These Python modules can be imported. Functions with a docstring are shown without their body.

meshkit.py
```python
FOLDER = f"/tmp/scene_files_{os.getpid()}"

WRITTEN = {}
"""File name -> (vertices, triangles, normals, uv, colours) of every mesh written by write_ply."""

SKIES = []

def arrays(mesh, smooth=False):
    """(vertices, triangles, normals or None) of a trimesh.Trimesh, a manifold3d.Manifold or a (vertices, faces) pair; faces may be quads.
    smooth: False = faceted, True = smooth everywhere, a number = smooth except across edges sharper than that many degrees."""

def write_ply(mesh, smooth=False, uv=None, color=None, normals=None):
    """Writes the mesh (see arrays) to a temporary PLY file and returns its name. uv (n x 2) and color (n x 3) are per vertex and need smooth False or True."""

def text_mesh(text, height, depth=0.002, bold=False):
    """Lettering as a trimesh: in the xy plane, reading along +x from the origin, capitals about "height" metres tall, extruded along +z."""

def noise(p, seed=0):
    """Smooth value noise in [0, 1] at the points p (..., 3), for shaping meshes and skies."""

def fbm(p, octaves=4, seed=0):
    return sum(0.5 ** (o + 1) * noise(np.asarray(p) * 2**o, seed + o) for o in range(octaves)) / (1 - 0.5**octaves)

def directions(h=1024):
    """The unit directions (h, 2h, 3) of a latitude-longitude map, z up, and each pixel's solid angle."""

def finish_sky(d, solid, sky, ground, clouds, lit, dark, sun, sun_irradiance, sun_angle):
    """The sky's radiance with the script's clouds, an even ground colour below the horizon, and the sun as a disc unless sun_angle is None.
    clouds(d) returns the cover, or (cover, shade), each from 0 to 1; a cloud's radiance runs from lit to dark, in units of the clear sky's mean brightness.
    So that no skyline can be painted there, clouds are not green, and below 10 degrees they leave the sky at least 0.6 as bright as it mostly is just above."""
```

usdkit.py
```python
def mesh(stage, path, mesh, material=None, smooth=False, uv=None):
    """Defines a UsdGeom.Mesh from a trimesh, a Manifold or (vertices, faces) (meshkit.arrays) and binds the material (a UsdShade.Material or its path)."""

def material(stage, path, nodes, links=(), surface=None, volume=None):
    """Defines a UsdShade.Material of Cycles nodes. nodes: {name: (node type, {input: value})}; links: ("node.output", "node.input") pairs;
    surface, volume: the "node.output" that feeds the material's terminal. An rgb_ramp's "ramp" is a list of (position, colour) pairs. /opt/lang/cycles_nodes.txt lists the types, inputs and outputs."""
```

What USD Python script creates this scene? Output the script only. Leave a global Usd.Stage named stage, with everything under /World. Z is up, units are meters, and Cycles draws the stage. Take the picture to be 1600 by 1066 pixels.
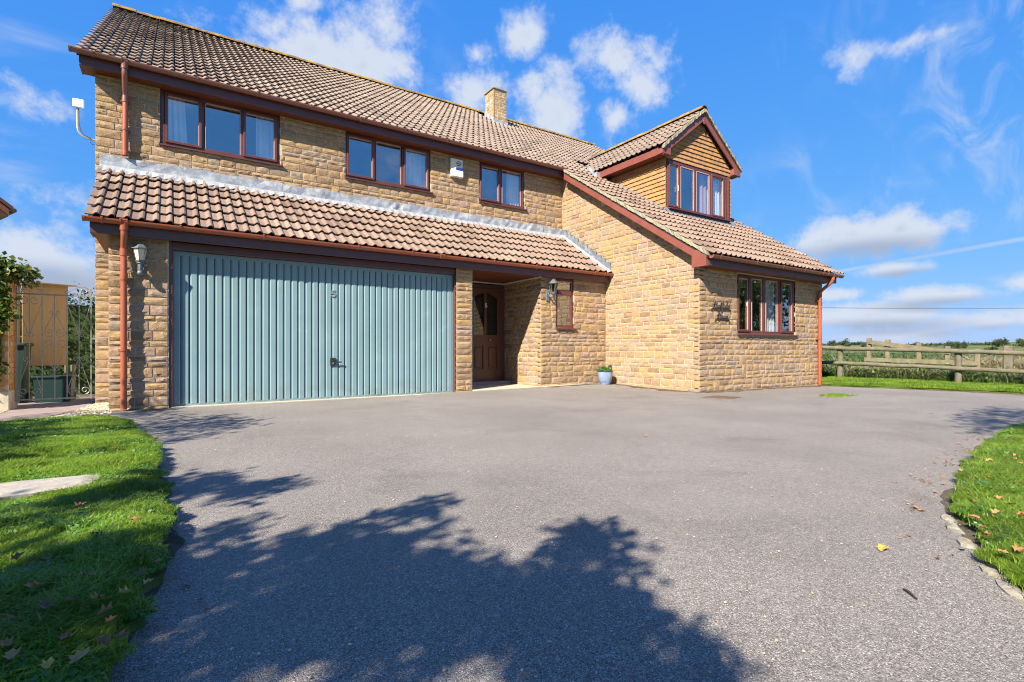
import math, random
import numpy as np, trimesh, usdkit, meshkit
from pxr import Usd, UsdGeom, UsdLux, UsdShade, Gf, Sdf, Vt
from shapely.geometry import Polygon, Point, box as sbox
from shapely import contains_xy

R = random.Random(7)
NR = np.random.default_rng(11)
stage = Usd.Stage.CreateInMemory()
UsdGeom.SetStageUpAxis(stage, 'Z'); UsdGeom.SetStageMetersPerUnit(stage, 1.0)
UsdGeom.Xform.Define(stage, '/World'); UsdGeom.Scope.Define(stage, '/World/Looks')

# ------------------------------------------------------------------ camera
FPX, HOR, CAMZ = 809.0, 546.0, 0.79            # focal length and horizon in photograph pixels (1600 wide)
YAW = math.atan2(809, 1230)
FW = np.array([math.sin(YAW), math.cos(YAW), 0]); RT = np.array([math.cos(YAW), -math.sin(YAW), 0])
CAM = np.array([0, 0, CAMZ])
cam = UsdGeom.Camera.Define(stage, '/World/camera')
cam.AddTransformOp().Set(Gf.Matrix4d(*RT, 0, 0, 0, 1, 0, *(-FW), 0, *CAM.tolist(), 1))
cam.CreateHorizontalApertureAttr(36.0); cam.CreateVerticalApertureAttr(24.0)
cam.CreateFocalLengthAttr(FPX / 1600 * 36)
cam.CreateVerticalApertureOffsetAttr((HOR - 533) / 1600 * 36)
cam.CreateClippingRangeAttr(Gf.Vec2f(0.05, 20000))
cam.CreateExposureAttr(1.5)

# ------------------------------------------------------------------ sun and sky
SUN = np.array([-1.86, -1.0, 1.6]); SUN = SUN / np.linalg.norm(SUN)
SUN_EL = math.asin(SUN[2]); SUN_ROT = math.atan2(SUN[0], SUN[1])
sun = UsdLux.DistantLight.Define(stage, '/World/sun')
sun.CreateIntensityAttr(1.22); sun.CreateAngleAttr(0.53); sun.CreateNormalizeAttr(True)
sun.CreateColorAttr(Gf.Vec3f(1.0, 0.92, 0.79))
zx = np.cross([0, 0, 1.0], SUN); zx /= np.linalg.norm(zx); zy = np.cross(SUN, zx)
sun.AddTransformOp().Set(Gf.Matrix4d(*zx, 0, *zy, 0, *SUN, 0, 0, 0, 20, 1))

def ray(px, py):
    d = FW + RT * (px - 800) / FPX + np.array([0, 0, 1.0]) * (HOR - py) / FPX
    return d / np.linalg.norm(d)

def ground_at(px, py, z=0.0):
    d = ray(px, py); return CAM + d * ((z - CAMZ) / d[2])

def make_sky():
    n, l = {}, []
    n['sky'] = ('sky_texture', dict(sky_type='single_scattering', sun_disc=False, sun_elevation=SUN_EL, sun_rotation=SUN_ROT, air_density=1.0, aerosol_density=0.25, ozone_density=2.2, altitude=100.0))
    # the camera's own response to the clear sky, channel by channel: deep blue overhead, paler towards the horizon
    n['sp'] = ('separate_color', {}); l.append(('sky.color', 'sp.color')); n['sat'] = ('combine_color', {})
    for c, g, k in (('r', .85, .325), ('g', .42, 1.20), ('b', .12, 3.85)):
        n['pw' + c] = ('math', dict(math_type='power', value2=g)); n['sc' + c] = ('math', dict(math_type='multiply', value2=k))
        l += [('sp.' + c, f'pw{c}.value1'), (f'pw{c}.value', f'sc{c}.value1'), (f'sc{c}.value', 'sat.' + c)]
    n['geo'] = ('texture_coordinate', {})
    D = 'geo.generated'
    n['n1'] = ('noise_texture', dict(scale=7.0, detail=9.0, roughness=0.62, distortion=0.35)); l.append((D, 'n1.vector'))
    n['n2'] = ('noise_texture', dict(scale=26.0, detail=6.0, roughness=0.65)); l.append((D, 'n2.vector'))
    n['nn'] = ('mix_float', dict(fac=0.38)); l += [('n1.fac', 'nn.a'), ('n2.fac', 'nn.b')]
    # clouds: (photo x, y, half width, half height, strength) turned into directions
    clouds = [(520, 85, 180, 80, 1.0), (600, 40, 85, 62, .75), (430, 45, 70, 60, .75), (480, 0, 60, 30, .75), (730, 135, 66, 54, .75), (745, 85, 40, 40, .5),
              (815, 52, 48, 42, .75), (872, 172, 58, 84, 1.0), (838, 140, 36, 36, .75), (968, 88, 88, 55, .75), (1000, 130, 70, 60, .75), (962, 180, 40, 46, .75), (935, 120, 40, 30, .5),
              (1330, 368, 125, 46, 1.0), (1395, 360, 112, 42, 1.0), (1300, 378, 92, 30, 1.0), (1440, 364, 62, 30, 1.0), (1400, 421, 62, 16, .75), (1310, 460, 40, 12, .75),
              (1360, 494, 120, 28, 1.0), (1480, 462, 95, 20, .75), (1560, 502, 170, 30, .75), (1450, 522, 200, 14, .5), (1600, 440, 50, 22, .75),
              (50, 400, 140, 75, .75), (110, 440, 100, 30, 1.0), (200, 330, 120, 60, .5), (1400, 70, 95, 26, .5), (1470, 50, 95, 22, .5), (70, 160, 90, 40, .5)]
    dirs = []
    for x, y, a, b, s in clouds:
        dirs.append((ray(x, y), a / FPX * np.dot(ray(x, y), FW), b / FPX * np.dot(ray(x, y), FW), s))
    rr = random.Random(3)
    for k in range(12):                          # the same kind of sky goes on behind the camera
        az = rr.uniform(math.radians(95), math.radians(330)); el = math.radians(rr.choice([6, 9, 14, 22, 34, 48]) + rr.uniform(-3, 3))
        d = np.array([math.sin(az) * math.cos(el), math.cos(az) * math.cos(el), math.sin(el)])
        dirs.append((d, rr.uniform(.08, .2), rr.uniform(.03, .09), rr.uniform(.4, .8)))
    from trimesh.transformations import euler_from_matrix
    levels = {}
    for i, (c, a, b, s) in enumerate(dirs):      # each cloud: an ellipse on the sky, grouped by how dense it is
        r = np.cross(c, [0, 0, 1.0]); r /= np.linalg.norm(r); u = np.cross(r, c); m4 = np.eye(4); m4[:3, :3] = np.stack([c, r, u], 1)
        if np.linalg.det(m4[:3, :3]) < 0: m4[:3, 1] *= -1
        n[f'mp{i}'] = ('mapping', dict(mapping_type='texture', location=tuple(c), rotation=tuple(euler_from_matrix(m4, 'sxyz')), scale=(.6, a, b))); l.append((D, f'mp{i}.vector'))
        n[f'ln{i}'] = ('vector_math', dict(math_type='length')); l.append((f'mp{i}.vector', f'ln{i}.vector1'))
        lv = min((.5, .75, 1.0), key=lambda q: abs(q - s)); prev = levels.get(lv)
        if prev: n[f'mn{i}'] = ('math', dict(math_type='minimum')); l += [(prev, f'mn{i}.value1'), (f'ln{i}.value', f'mn{i}.value2')]
        levels[lv] = f'mn{i}.value' if prev else f'ln{i}.value'
    last = None
    for k, (lv, src) in enumerate(levels.items()):
        n[f'ms{k}'] = ('math', dict(math_type='multiply_add', value2=-lv, value3=lv)); l.append((src, f'ms{k}.value1'))
        if last: n[f'mx{k}'] = ('math', dict(math_type='maximum')); l += [(last, f'mx{k}.value1'), (f'ms{k}.value', f'mx{k}.value2')]
        last = f'mx{k}.value' if last else f'ms{k}.value'
    n['mxc'] = ('math', dict(math_type='maximum', value2=-1.0)); l.append((last, 'mxc.value1'))
    n['dn'] = ('math', dict(math_type='multiply_add', value2=3.0, value3=-1.52)); l.append(('nn.value' if False else 'nn.result', 'dn.value1'))
    n['den'] = ('math', dict(math_type='add')); l += [('mxc.value', 'den.value1'), ('dn.value', 'den.value2')]
    n['cov'] = ('map_range', dict(range_type='smoothstep', from_min=0.0, from_max=0.68, to_min=0.0, to_max=0.94, clamp=True)); l.append(('den.value', 'cov.value'))
    # thin high streaks
    n['mp'] = ('mapping', dict(mapping_type='point', rotation=(0.25, 0.35, 0.9), scale=(2.2, 16.0, 12.0))); l.append((D, 'mp.vector'))
    n['n3'] = ('noise_texture', dict(scale=1.0, detail=7.0, roughness=0.6, distortion=0.8)); l.append(('mp.vector', 'n3.vector'))
    n['n4'] = ('noise_texture', dict(scale=2.6, detail=3.0)); l.append((D, 'n4.vector'))
    n['s1'] = ('map_range', dict(range_type='smoothstep', from_min=0.46, from_max=0.78, to_min=0.0, to_max=0.55, clamp=True)); l.append(('n3.fac', 's1.value'))
    n['s2'] = ('map_range', dict(range_type='smoothstep', from_min=0.42, from_max=0.62, to_min=0.0, to_max=1.0, clamp=True)); l.append(('n4.fac', 's2.value'))
    n['st'] = ('math', dict(math_type='multiply')); l += [('s1.result', 'st.value1'), ('s2.result', 'st.value2')]
    # one vapour trail low on the right
    p, q = ray(1290, 428), ray(1640, 366); pn = np.cross(p, q); pn /= np.linalg.norm(pn)
    n['tr'] = ('vector_math', dict(math_type='dot_product', vector2=tuple(pn))); l.append((D, 'tr.vector1'))
    n['ta'] = ('math', dict(math_type='absolute')); l.append(('tr.value', 'ta.value1'))
    n['tm'] = ('map_range', dict(range_type='smoothstep', from_min=0.0008, from_max=0.0045, to_min=0.38, to_max=0.0, clamp=True)); l.append(('ta.value', 'tm.value'))
    mid = ray(1500, 395)
    n['td'] = ('vector_math', dict(math_type='dot_product', vector2=tuple(mid))); l.append((D, 'td.vector1'))
    n['te'] = ('map_range', dict(range_type='smoothstep', from_min=0.972, from_max=0.992, to_min=0.0, to_max=1.0, clamp=True)); l.append(('td.value', 'te.value'))
    n['tf'] = ('math', dict(math_type='multiply')); l += [('tm.result', 'tf.value1'), ('te.result', 'tf.value2')]
    n['st2'] = ('math', dict(math_type='maximum')); l += [('st.value', 'st2.value1'), ('tf.value', 'st2.value2')]
    n['allc'] = ('math', dict(math_type='maximum')); l += [('cov.result', 'allc.value1'), ('st2.value', 'allc.value2')]
    # cloud colour: white tops, blue-grey undersides where the cloud is thick
    n['shd'] = ('map_range', dict(range_type='smoothstep', from_min=0.75, from_max=1.5, to_min=0.0, to_max=0.55, clamp=True)); l.append(('den.value', 'shd.value'))
    lastb = None
    for i, (x, y, a, b) in enumerate([(1360, 392, 115, 20), (1418, 430, 60, 10), (1480, 476, 90, 12), (1375, 512, 110, 14), (1560, 520, 120, 14), (70, 440, 120, 30)]):     # shaded bases of the heaped clouds
        c = ray(x, y); r = np.cross(c, [0, 0, 1.0]); r /= np.linalg.norm(r); u = np.cross(r, c); m4 = np.eye(4); m4[:3, :3] = np.stack([c, r, u], 1)
        if np.linalg.det(m4[:3, :3]) < 0: m4[:3, 1] *= -1
        k = np.dot(c, FW) / FPX
        n[f'bp{i}'] = ('mapping', dict(mapping_type='texture', location=tuple(c), rotation=tuple(euler_from_matrix(m4, 'sxyz')), scale=(.6, a * k, b * k))); l.append((D, f'bp{i}.vector'))
        n[f'bl{i}'] = ('vector_math', dict(math_type='length')); l.append((f'bp{i}.vector', f'bl{i}.vector1'))
        if lastb: n[f'bm{i}'] = ('math', dict(math_type='minimum')); l += [(lastb, f'bm{i}.value1'), (f'bl{i}.value', f'bm{i}.value2')]
        lastb = f'bm{i}.value' if lastb else f'bl{i}.value'
    n['bs'] = ('map_range', dict(range_type='smoothstep', from_min=0.2, from_max=1.5, to_min=0.85, to_max=0.0, clamp=True)); l.append((lastb, 'bs.value'))
    n['shm'] = ('math', dict(math_type='maximum')); l += [('shd.result', 'shm.value1'), ('bs.result', 'shm.value2')]
    n['cc'] = ('mix_color', dict(a=CLOUD_LIT, b=CLOUD_DARK, use_clamp=False, use_clamp_result=False)); l.append(('shm.value', 'cc.fac'))
    n['mix'] = ('mix_color', dict(use_clamp=False, use_clamp_result=False)); l += [('allc.value', 'mix.fac'), ('sat.color', 'mix.a'), ('cc.result', 'mix.b')]
    n['bg'] = ('background_shader', dict(strength=SKY_STRENGTH)); l.append(('mix.result', 'bg.color'))
    return usdkit.material(stage, '/World/Looks/sky_look', n, l, surface='bg.background')

SKY_STRENGTH = 0.072
CLOUD_LIT, CLOUD_DARK = (3.5, 3.8, 4.4), (1.8, 2.1, 2.8)
dome = UsdLux.DomeLight.Define(stage, '/World/sky')
UsdShade.MaterialBindingAPI.Apply(dome.GetPrim()).Bind(make_sky())
dome.GetPrim().SetCustomDataByKey('kind', 'structure')

# ------------------------------------------------------------------ helpers
names = {}
def numbered(parent, name):
    k = names.get((parent, name), 0); names[(parent, name)] = k + 1
    return f'{parent}/{name}' if k == 0 else f'{parent}/{name}_{k:03d}'

def keys(p, label=None, cat=None, group=None, kind=None):
    for k, v in (('label', label), ('category', cat), ('group', group), ('kind', kind)):
        if v: p.SetCustomDataByKey(k, v)
    return p

def path_of(parent): return '/World' if parent is None else (parent if isinstance(parent, str) else str(parent.GetPath()))

def thing(name, label=None, cat=None, loc=(0, 0, 0), rotz=0.0, group=None, parent=None, kind=None):
    x = UsdGeom.Xform.Define(stage, numbered(path_of(parent), name))
    if any(loc) or rotz: x.AddTranslateOp().Set(Gf.Vec3d(*map(float, loc)))
    if rotz: x.AddRotateZOp().Set(math.degrees(rotz))
    return keys(x.GetPrim(), label, cat, group, kind)

class MB:
    """Collects shapes into one mesh, each vertex with a tone."""
    def __init__(s): s.v, s.f, s.t, s.n = [], [], [], 0
    def add(s, v, f, tone=0.5):
        v = np.asarray(v, float).reshape(-1, 3); f = np.asarray(f, int)
        if f.ndim == 2 and f.shape[1] == 4: f = np.vstack([f[:, [0, 1, 2]], f[:, [0, 2, 3]]])
        s.v.append(v); s.f.append(f + s.n); s.t.append(np.full(len(v), tone)); s.n += len(v); return s
    def quad(s, *p, tone=0.5): return s.add(p, [[0, 1, 2, 3]], tone)
    def box(s, lo, hi, tone=0.5, b=0.0):
        lo, hi = np.minimum(lo, hi).astype(float), np.maximum(lo, hi).astype(float)
        if b > 0 and min(hi - lo) > 2.2 * b:
            import itertools
            pts = [[(lo, hi)[k[i]][i] + (b if k[i] == 0 else -b) * (i != ax) for i in range(3)] for k in itertools.product((0, 1), repeat=3) for ax in range(3)]
            m = trimesh.convex.convex_hull(np.array(pts)); return s.add(m.vertices, m.faces, tone)
        m = trimesh.creation.box(bounds=[lo, hi]); return s.add(m.vertices, m.faces, tone)
    def bar(s, a, b, w, h, up=(0, 0, 1), tone=0.5):
        a, b, up = np.array(a, float), np.array(b, float), np.array(up, float)
        d = (b - a) / np.linalg.norm(b - a); x = np.cross(d, up); x /= np.linalg.norm(x); y = np.cross(x, d)
        c = [x * w / 2 * i + y * h / 2 * j for i, j in ((-1, -1), (1, -1), (1, 1), (-1, 1))]
        return s.add([a + k for k in c] + [b + k for k in c], [[0, 1, 5, 4], [1, 2, 6, 5], [2, 3, 7, 6], [3, 0, 4, 7], [3, 2, 1, 0], [4, 5, 6, 7]], tone)
    def tube(s, pts, r, n=8, tone=0.5, caps=True):
        pts = np.array(pts, float); m = len(pts); r = np.broadcast_to(np.asarray(r, float), (m,))
        d = np.gradient(pts, axis=0); d /= np.linalg.norm(d, axis=1, keepdims=True)
        ref = np.array([0.0, 0, 1]) if abs(d[0][2]) < .9 else np.array([1.0, 0, 0])
        x = np.cross(d[0], ref); x /= np.linalg.norm(x); vs = []
        a = np.linspace(0, 2 * np.pi, n, endpoint=False)
        for i in range(m):
            x = x - d[i] * (x @ d[i]); x /= np.linalg.norm(x); y = np.cross(d[i], x)
            vs.append(pts[i] + r[i] * (np.cos(a)[:, None] * x + np.sin(a)[:, None] * y))
        f = [[i * n + k, i * n + (k + 1) % n, (i + 1) * n + (k + 1) % n, (i + 1) * n + k] for i in range(m - 1) for k in range(n)]
        s.add(np.vstack(vs), f, tone)
        if caps:
            for i, flip in ((0, 1), (m - 1, 0)):
                fan = [[0, k, k + 1] for k in range(1, n - 1)]
                s.add(vs[i], [t[::-1] for t in fan] if flip else fan, tone)
        return s
    def prism(s, poly, fn, a, b, tone=0.5):
        """extrudes a 2D polygon; fn(u, v, w) gives the 3D point, w runs from a to b"""
        P = poly if isinstance(poly, Polygon) else Polygon(poly)
        v, f = trimesh.creation.triangulate_polygon(P, engine='earcut')
        A = [fn(x, y, a) for x, y in v]; B = [fn(x, y, b) for x, y in v]
        s.add(A, f[:, ::-1], tone); s.add(B, f, tone)
        for ring in [P.exterior] + list(P.interiors):
            c = np.array(ring.coords)[:-1]; n = len(c)
            s.add([fn(x, y, a) for x, y in c] + [fn(x, y, b) for x, y in c], [[i, (i + 1) % n, n + (i + 1) % n, n + i] for i in range(n)], tone)
        return s
    def lathe(s, prof, c=(0, 0, 0), n=20, tone=0.5):
        prof = np.array(prof, float); a = np.linspace(0, 2 * np.pi, n, endpoint=False); c = np.array(c, float); m = len(prof)
        v = [[c[0] + r * math.cos(t), c[1] + r * math.sin(t), c[2] + z] for r, z in prof for t in a]
        return s.add(v, [[i * n + k, i * n + (k + 1) % n, (i + 1) * n + (k + 1) % n, (i + 1) * n + k] for i in range(m - 1) for k in range(n)], tone)
    def tm(s, m, tone=0.5): return s.add(m.vertices, m.faces, tone)
    def arrays(s): return np.vstack(s.v), np.vstack(s.f), np.concatenate(s.t)

def obj(name, mb, mat, parent=None, smooth=False, label=None, cat=None, group=None, kind=None):
    p = numbered(path_of(parent), name)
    v, f, t = mb.arrays() if isinstance(mb, MB) else mb
    if smooth not in (False, True):
        v0 = v; m = trimesh.Trimesh(v, f, process=False); m.merge_vertices(); m = trimesh.graph.smooth_shade(m, angle=math.radians(smooth), facet_minarea=None)
        prim = usdkit.mesh(stage, p, m, mat, smooth=True); t = None
    else:
        prim = usdkit.mesh(stage, p, (v, f), mat, smooth=smooth)
    if t is not None:
        UsdGeom.PrimvarsAPI(prim).CreatePrimvar('tone', Sdf.ValueTypeNames.FloatArray, 'vertex').Set(Vt.FloatArray.FromNumpy(np.asarray(t, np.float32)))
    return keys(prim.GetPrim(), label, cat, group, kind)

# ------------------------------------------------------------------ materials
M = {}
def mat(name, base, var=0.25, scale=6.0, rough=0.6, bump=None, spec=0.4, ramp=None, metallic=0.0, stretch=None, patches=None, extra=None):
    """principled surface; base varied by noise, or a ramp over the mesh's tone; patches: (colour, scale, low, high, amount[, z range])"""
    n = {'p': ('principled_bsdf', dict(roughness=rough, specular_ior_level=spec, metallic=metallic)), 'geo': ('geometry', {})}
    l = []; pos = 'geo.position'
    if stretch: n['mpp'] = ('mapping', dict(mapping_type='point', scale=stretch)); l.append((pos, 'mpp.vector')); pos = 'mpp.vector'
    n['no'] = ('noise_texture', dict(scale=scale, detail=5.0, roughness=0.65)); l.append((pos, 'no.vector'))
    n['vr'] = ('map_range', dict(from_min=0.25, from_max=0.75, to_min=1 - var, to_max=1 + var, clamp=False)); l.append(('no.fac', 'vr.value'))
    if ramp:
        n['at'] = ('attribute', dict(attribute='tone')); n['rp'] = ('rgb_ramp', dict(ramp=ramp)); l += [('at.fac', 'rp.fac')]; col = 'rp.color'
    else:
        n['cl'] = ('color', dict(value=base)); col = 'cl.color'
    n['ml'] = ('vector_math', dict(math_type='scale')); l += [(col, 'ml.vector1'), ('vr.result', 'ml.scale')]; col = 'ml.vector'
    for i, pt in enumerate(patches or []):
        c, sc, lo, hi, amt = pt[:5]
        n[f'pn{i}'] = ('noise_texture', dict(scale=sc, detail=6.0, roughness=0.7)); l.append(('geo.position', f'pn{i}.vector'))
        n[f'pr{i}'] = ('map_range', dict(range_type='smoothstep', from_min=lo, from_max=hi, to_min=0.0, to_max=amt, clamp=True)); l.append((f'pn{i}.fac', f'pr{i}.value'))
        fac = f'pr{i}.result'
        if len(pt) > 5:
            ax, z0, z1 = pt[5]
            n[f'sx{i}'] = ('separate_xyz', {}); l.append(('geo.position', f'sx{i}.vector'))
            n[f'zr{i}'] = ('map_range', dict(range_type='smoothstep', from_min=z0, from_max=z1, to_min=0.0, to_max=1.0, clamp=True)); l.append((f'sx{i}.{ax}', f'zr{i}.value'))
            n[f'zm{i}'] = ('math', dict(math_type='multiply')); l += [(fac, f'zm{i}.value1'), (f'zr{i}.result', f'zm{i}.value2')]; fac = f'zm{i}.value'
        n[f'px{i}'] = ('mix_color', dict(b=c)); l += [(fac, f'px{i}.fac'), (col, f'px{i}.a')]; col = f'px{i}.result'
    l.append((col, 'p.base_color'))
    if bump:
        bs, st, di = bump
        n['bn'] = ('noise_texture', dict(scale=bs, detail=6.0, roughness=0.7)); l.append((pos, 'bn.vector'))
        n['bp'] = ('bump', dict(strength=st, distance=di)); l += [('bn.fac', 'bp.height'), ('bp.normal', 'p.normal')]
    M[name] = usdkit.material(stage, f'/World/Looks/{name}', n, l, surface='p.BSDF'); return M[name]

STONE = [(0.0, (0.222, 0.145, 0.086)), (0.12, (0.284, 0.188, 0.112)), (0.34, (0.329, 0.221, 0.122)), (0.5, (0.345, 0.225, 0.104)), (0.68, (0.337, 0.23, 0.145)), (0.84, (0.304, 0.212, 0.153)), (0.94, (0.271, 0.205, 0.149)), (1.0, (0.238, 0.167, 0.108))]
mat('stone', None, 0.30, 18, 0.9, (70, 0.9, 0.012), 0.2, ramp=STONE, patches=[((.24, .165, .09), 9, .62, .8, .4), ((.52, .41, .26), 30, .6, .8, .35)])
mat('mortar', (.46, .385, .28), 0.18, 25, 0.95, (120, 0.5, 0.004), 0.1)
mat('chimney_stone', None, 0.30, 18, 0.9, (60, 0.8, 0.01), 0.2, ramp=[(0, (.26, .17, .09)), (.5, (.34, .23, .12)), (1, (.28, .22, .14))], patches=[((.16, .13, .09), 5, .55, .75, .5)])
TILE = [(0.0, (0.1488, 0.0979, 0.0728)), (0.3, (0.1972, 0.1347, 0.1006)), (0.55, (0.2232, 0.156, 0.1165)), (0.8, (0.2046, 0.1383, 0.104)), (1.0, (0.2567, 0.1844, 0.1387))]
mat('roof_tile', None, 0.22, 14, 0.85, (90, 0.5, 0.004), 0.25, ramp=[(p, tuple(a * 0.97 for a in c)) for p, c in TILE], patches=[((.10, .075, .055), 3.5, .56, .78, .55), ((.27, .235, .19), 22, .62, .78, .5), ((.30, .20, .035), 6, .46, .66, .75, ('z', 7.3, 9.0)), ((.28, .19, .035), 7, .56, .7, .6, ('x', -0.3, -1.2))])
mat('upper_roof_tile', None, 0.22, 14, 0.85, (90, 0.5, 0.004), 0.25, ramp=[(p, tuple(a * 0.98 + b for a, b in zip(c, (0.0, .014, .016)))) for p, c in TILE], patches=[((.10, .082, .064), 2.2, .5, .75, .45), ((.27, .235, .19), 22, .62, .78, .5), ((.30, .20, .035), 6, .50, .68, .7, ('z', 7.8, 9.0)), ((.26, .18, .035), 6, .55, .7, .6, ('x', 0.3, -1.2))])
mat('ridge_tile', (.15, .10, .065), 0.3, 10, 0.9, (60, 0.8, 0.01), 0.2, patches=[((.34, .21, .025), 4.5, .44, .6, .85), ((.30, .30, .25), 16, .55, .7, .5)])
mat('verge_mortar', (.24, .215, .155), 0.3, 9, 0.95, (50, 0.8, 0.01), 0.1, patches=[((.20, .18, .12), 14, .5, .7, .6), ((.44, .34, .08), 5, .58, .72, .5)])
mat('cladding_tile', None, 0.25, 10, 0.85, (80, 0.6, 0.005), 0.25, ramp=[(0, (.26, .135, .065)), (.35, (.32, .175, .085)), (.7, (.35, .185, .075)), (1, (.30, .165, .09))], patches=[((.40, .215, .02), 3.2, .50, .68, .75), ((.18, .11, .06), 7, .62, .8, .5)])
mat('dark_wood', (.088, .036, .036), 0.2, 6, 0.38, (30, 0.15, 0.002), 0.5, stretch=(1, 1, 6))
mat('barge_wood', (.185, .056, .040), 0.18, 5, 0.42, (30, 0.15, 0.002), 0.5)
mat('soffit_wood', (.125, .036, .017), 0.2, 5, 0.5, (30, 0.2, 0.002), 0.4, stretch=(12, 1, 1))
mat('frame_wood', (.098, .033, .027), 0.18, 6, 0.36, (40, 0.15, 0.001), 0.5)
mat('sash_pale', (.42, .26, .22), 0.1, 6, 0.4, None, 0.5)
mat('gutter_red', (.27, .072, .034), 0.12, 4, 0.34, None, 0.5)
mat('gutter_brown', (.175, .070, .052), 0.15, 4, 0.38, None, 0.5)
mat('lead', (.22, .24, .275), 0.22, 4, 0.55, (14, 0.6, 0.012), 0.5, patches=[((.38, .39, .41), 5, .46, .62, .85), ((.19, .20, .23), 11, .6, .72, .7)])
mat('step_lead', (.125, .14, .165), 0.3, 9, 0.55, (20, .5, .006), 0.5, patches=[((.24, .25, .26), 9, .52, .66, .7)])
mat('lead_dark', (.13, .15, .18), 0.2, 5, 0.5, None, 0.5)
mat('lead_white', (.25, .26, .275), 0.2, 9, 0.7, (30, 0.5, 0.006), 0.3, patches=[((.40, .41, .42), 8, .54, .7, .6)])
mat('garage_paint', (.160, .245, .262), 0.10, 1.3, 0.42, (3.2, 0.25, 0.012), 0.45, patches=[((.145, .235, .26), 2.0, .45, .70, .5), ((.24, .30, .26), 14, .64, .78, .35), ((.13, .125, .105), 5, .42, .68, .55, ('z', .38, .02)), ((.26, .34, .36), 3.0, .56, .75, .4)])
mat('door_wood', (.10, .036, .014), 0.3, 4, 0.4, (20, 0.2, 0.002), 0.5, stretch=(14, 14, 1))
mat('black_metal', (.02, .02, .022), 0.2, 10, 0.4, None, 0.5)
mat('lantern_metal', (.12, .13, .135), 0.2, 10, 0.45, None, 0.5, metallic=.3)
mat('iron', (.22, .215, .205), 0.3, 30, 0.38, None, 0.6, metallic=.3)
mat('white_plastic', (.80, .80, .78), 0.03, 5, 0.35, None, 0.5)
mat('cream_plastic', (.66, .64, .54), 0.04, 5, 0.4, None, 0.5)
mat('blue_plastic', (.02, .04, .20), 0.05, 5, 0.3, None, 0.5)
mat('pole_grey', (.42, .40, .38), 0.1, 5, 0.4, None, 0.5, metallic=.5)
mat('curtain', (.80, .80, .80), 0.06, 3, 0.9, None, 0.1)
mat('pink_curtain', (.62, .42, .40), 0.06, 3, 0.9, None, 0.1)
mat('room', (.34, .31, .27), 0.08, 1, 0.9, None, 0.1)
mat('concrete', (.42, .37, .28), 0.2, 6, 0.9, (60, 0.4, 0.004), 0.2, patches=[((.22, .19, .14), 5, .52, .7, .6)])
mat('paving', (.235, .185, .175), 0.18, 5, 0.85, (40, 0.4, 0.004), 0.3, patches=[((.13, .11, .10), 3, .55, .75, .5), ((.36, .31, .28), 12, .6, .75, .4)])
mat('stone_slab', (.34, .30, .25), 0.2, 8, 0.9, (22, 0.8, 0.012), 0.2, patches=[((.22, .20, .17), 6, .52, .7, .7)])
mat('edging', (.29, .26, .205), 0.25, 14, 0.9, (50, 0.8, 0.01), 0.2, patches=[((.16, .15, .10), 10, .5, .66, .7)])
mat('kerb_soil', (.12, .098, .075), 0.4, 20, 1.0, (60, 1.0, 0.02), 0.1, patches=[((.05, .075, .015), 9, .5, .65, .7)])
mat('fence_wood', (.135, .117, .085), 0.35, 7, 0.9, (30, 0.9, 0.012), 0.2, patches=[((.10, .10, .04), 4, .48, .66, .7), ((.24, .222, .185), 9, .56, .73, .6), ((.05, .04, .03), 26, .62, .72, .7)])
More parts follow.
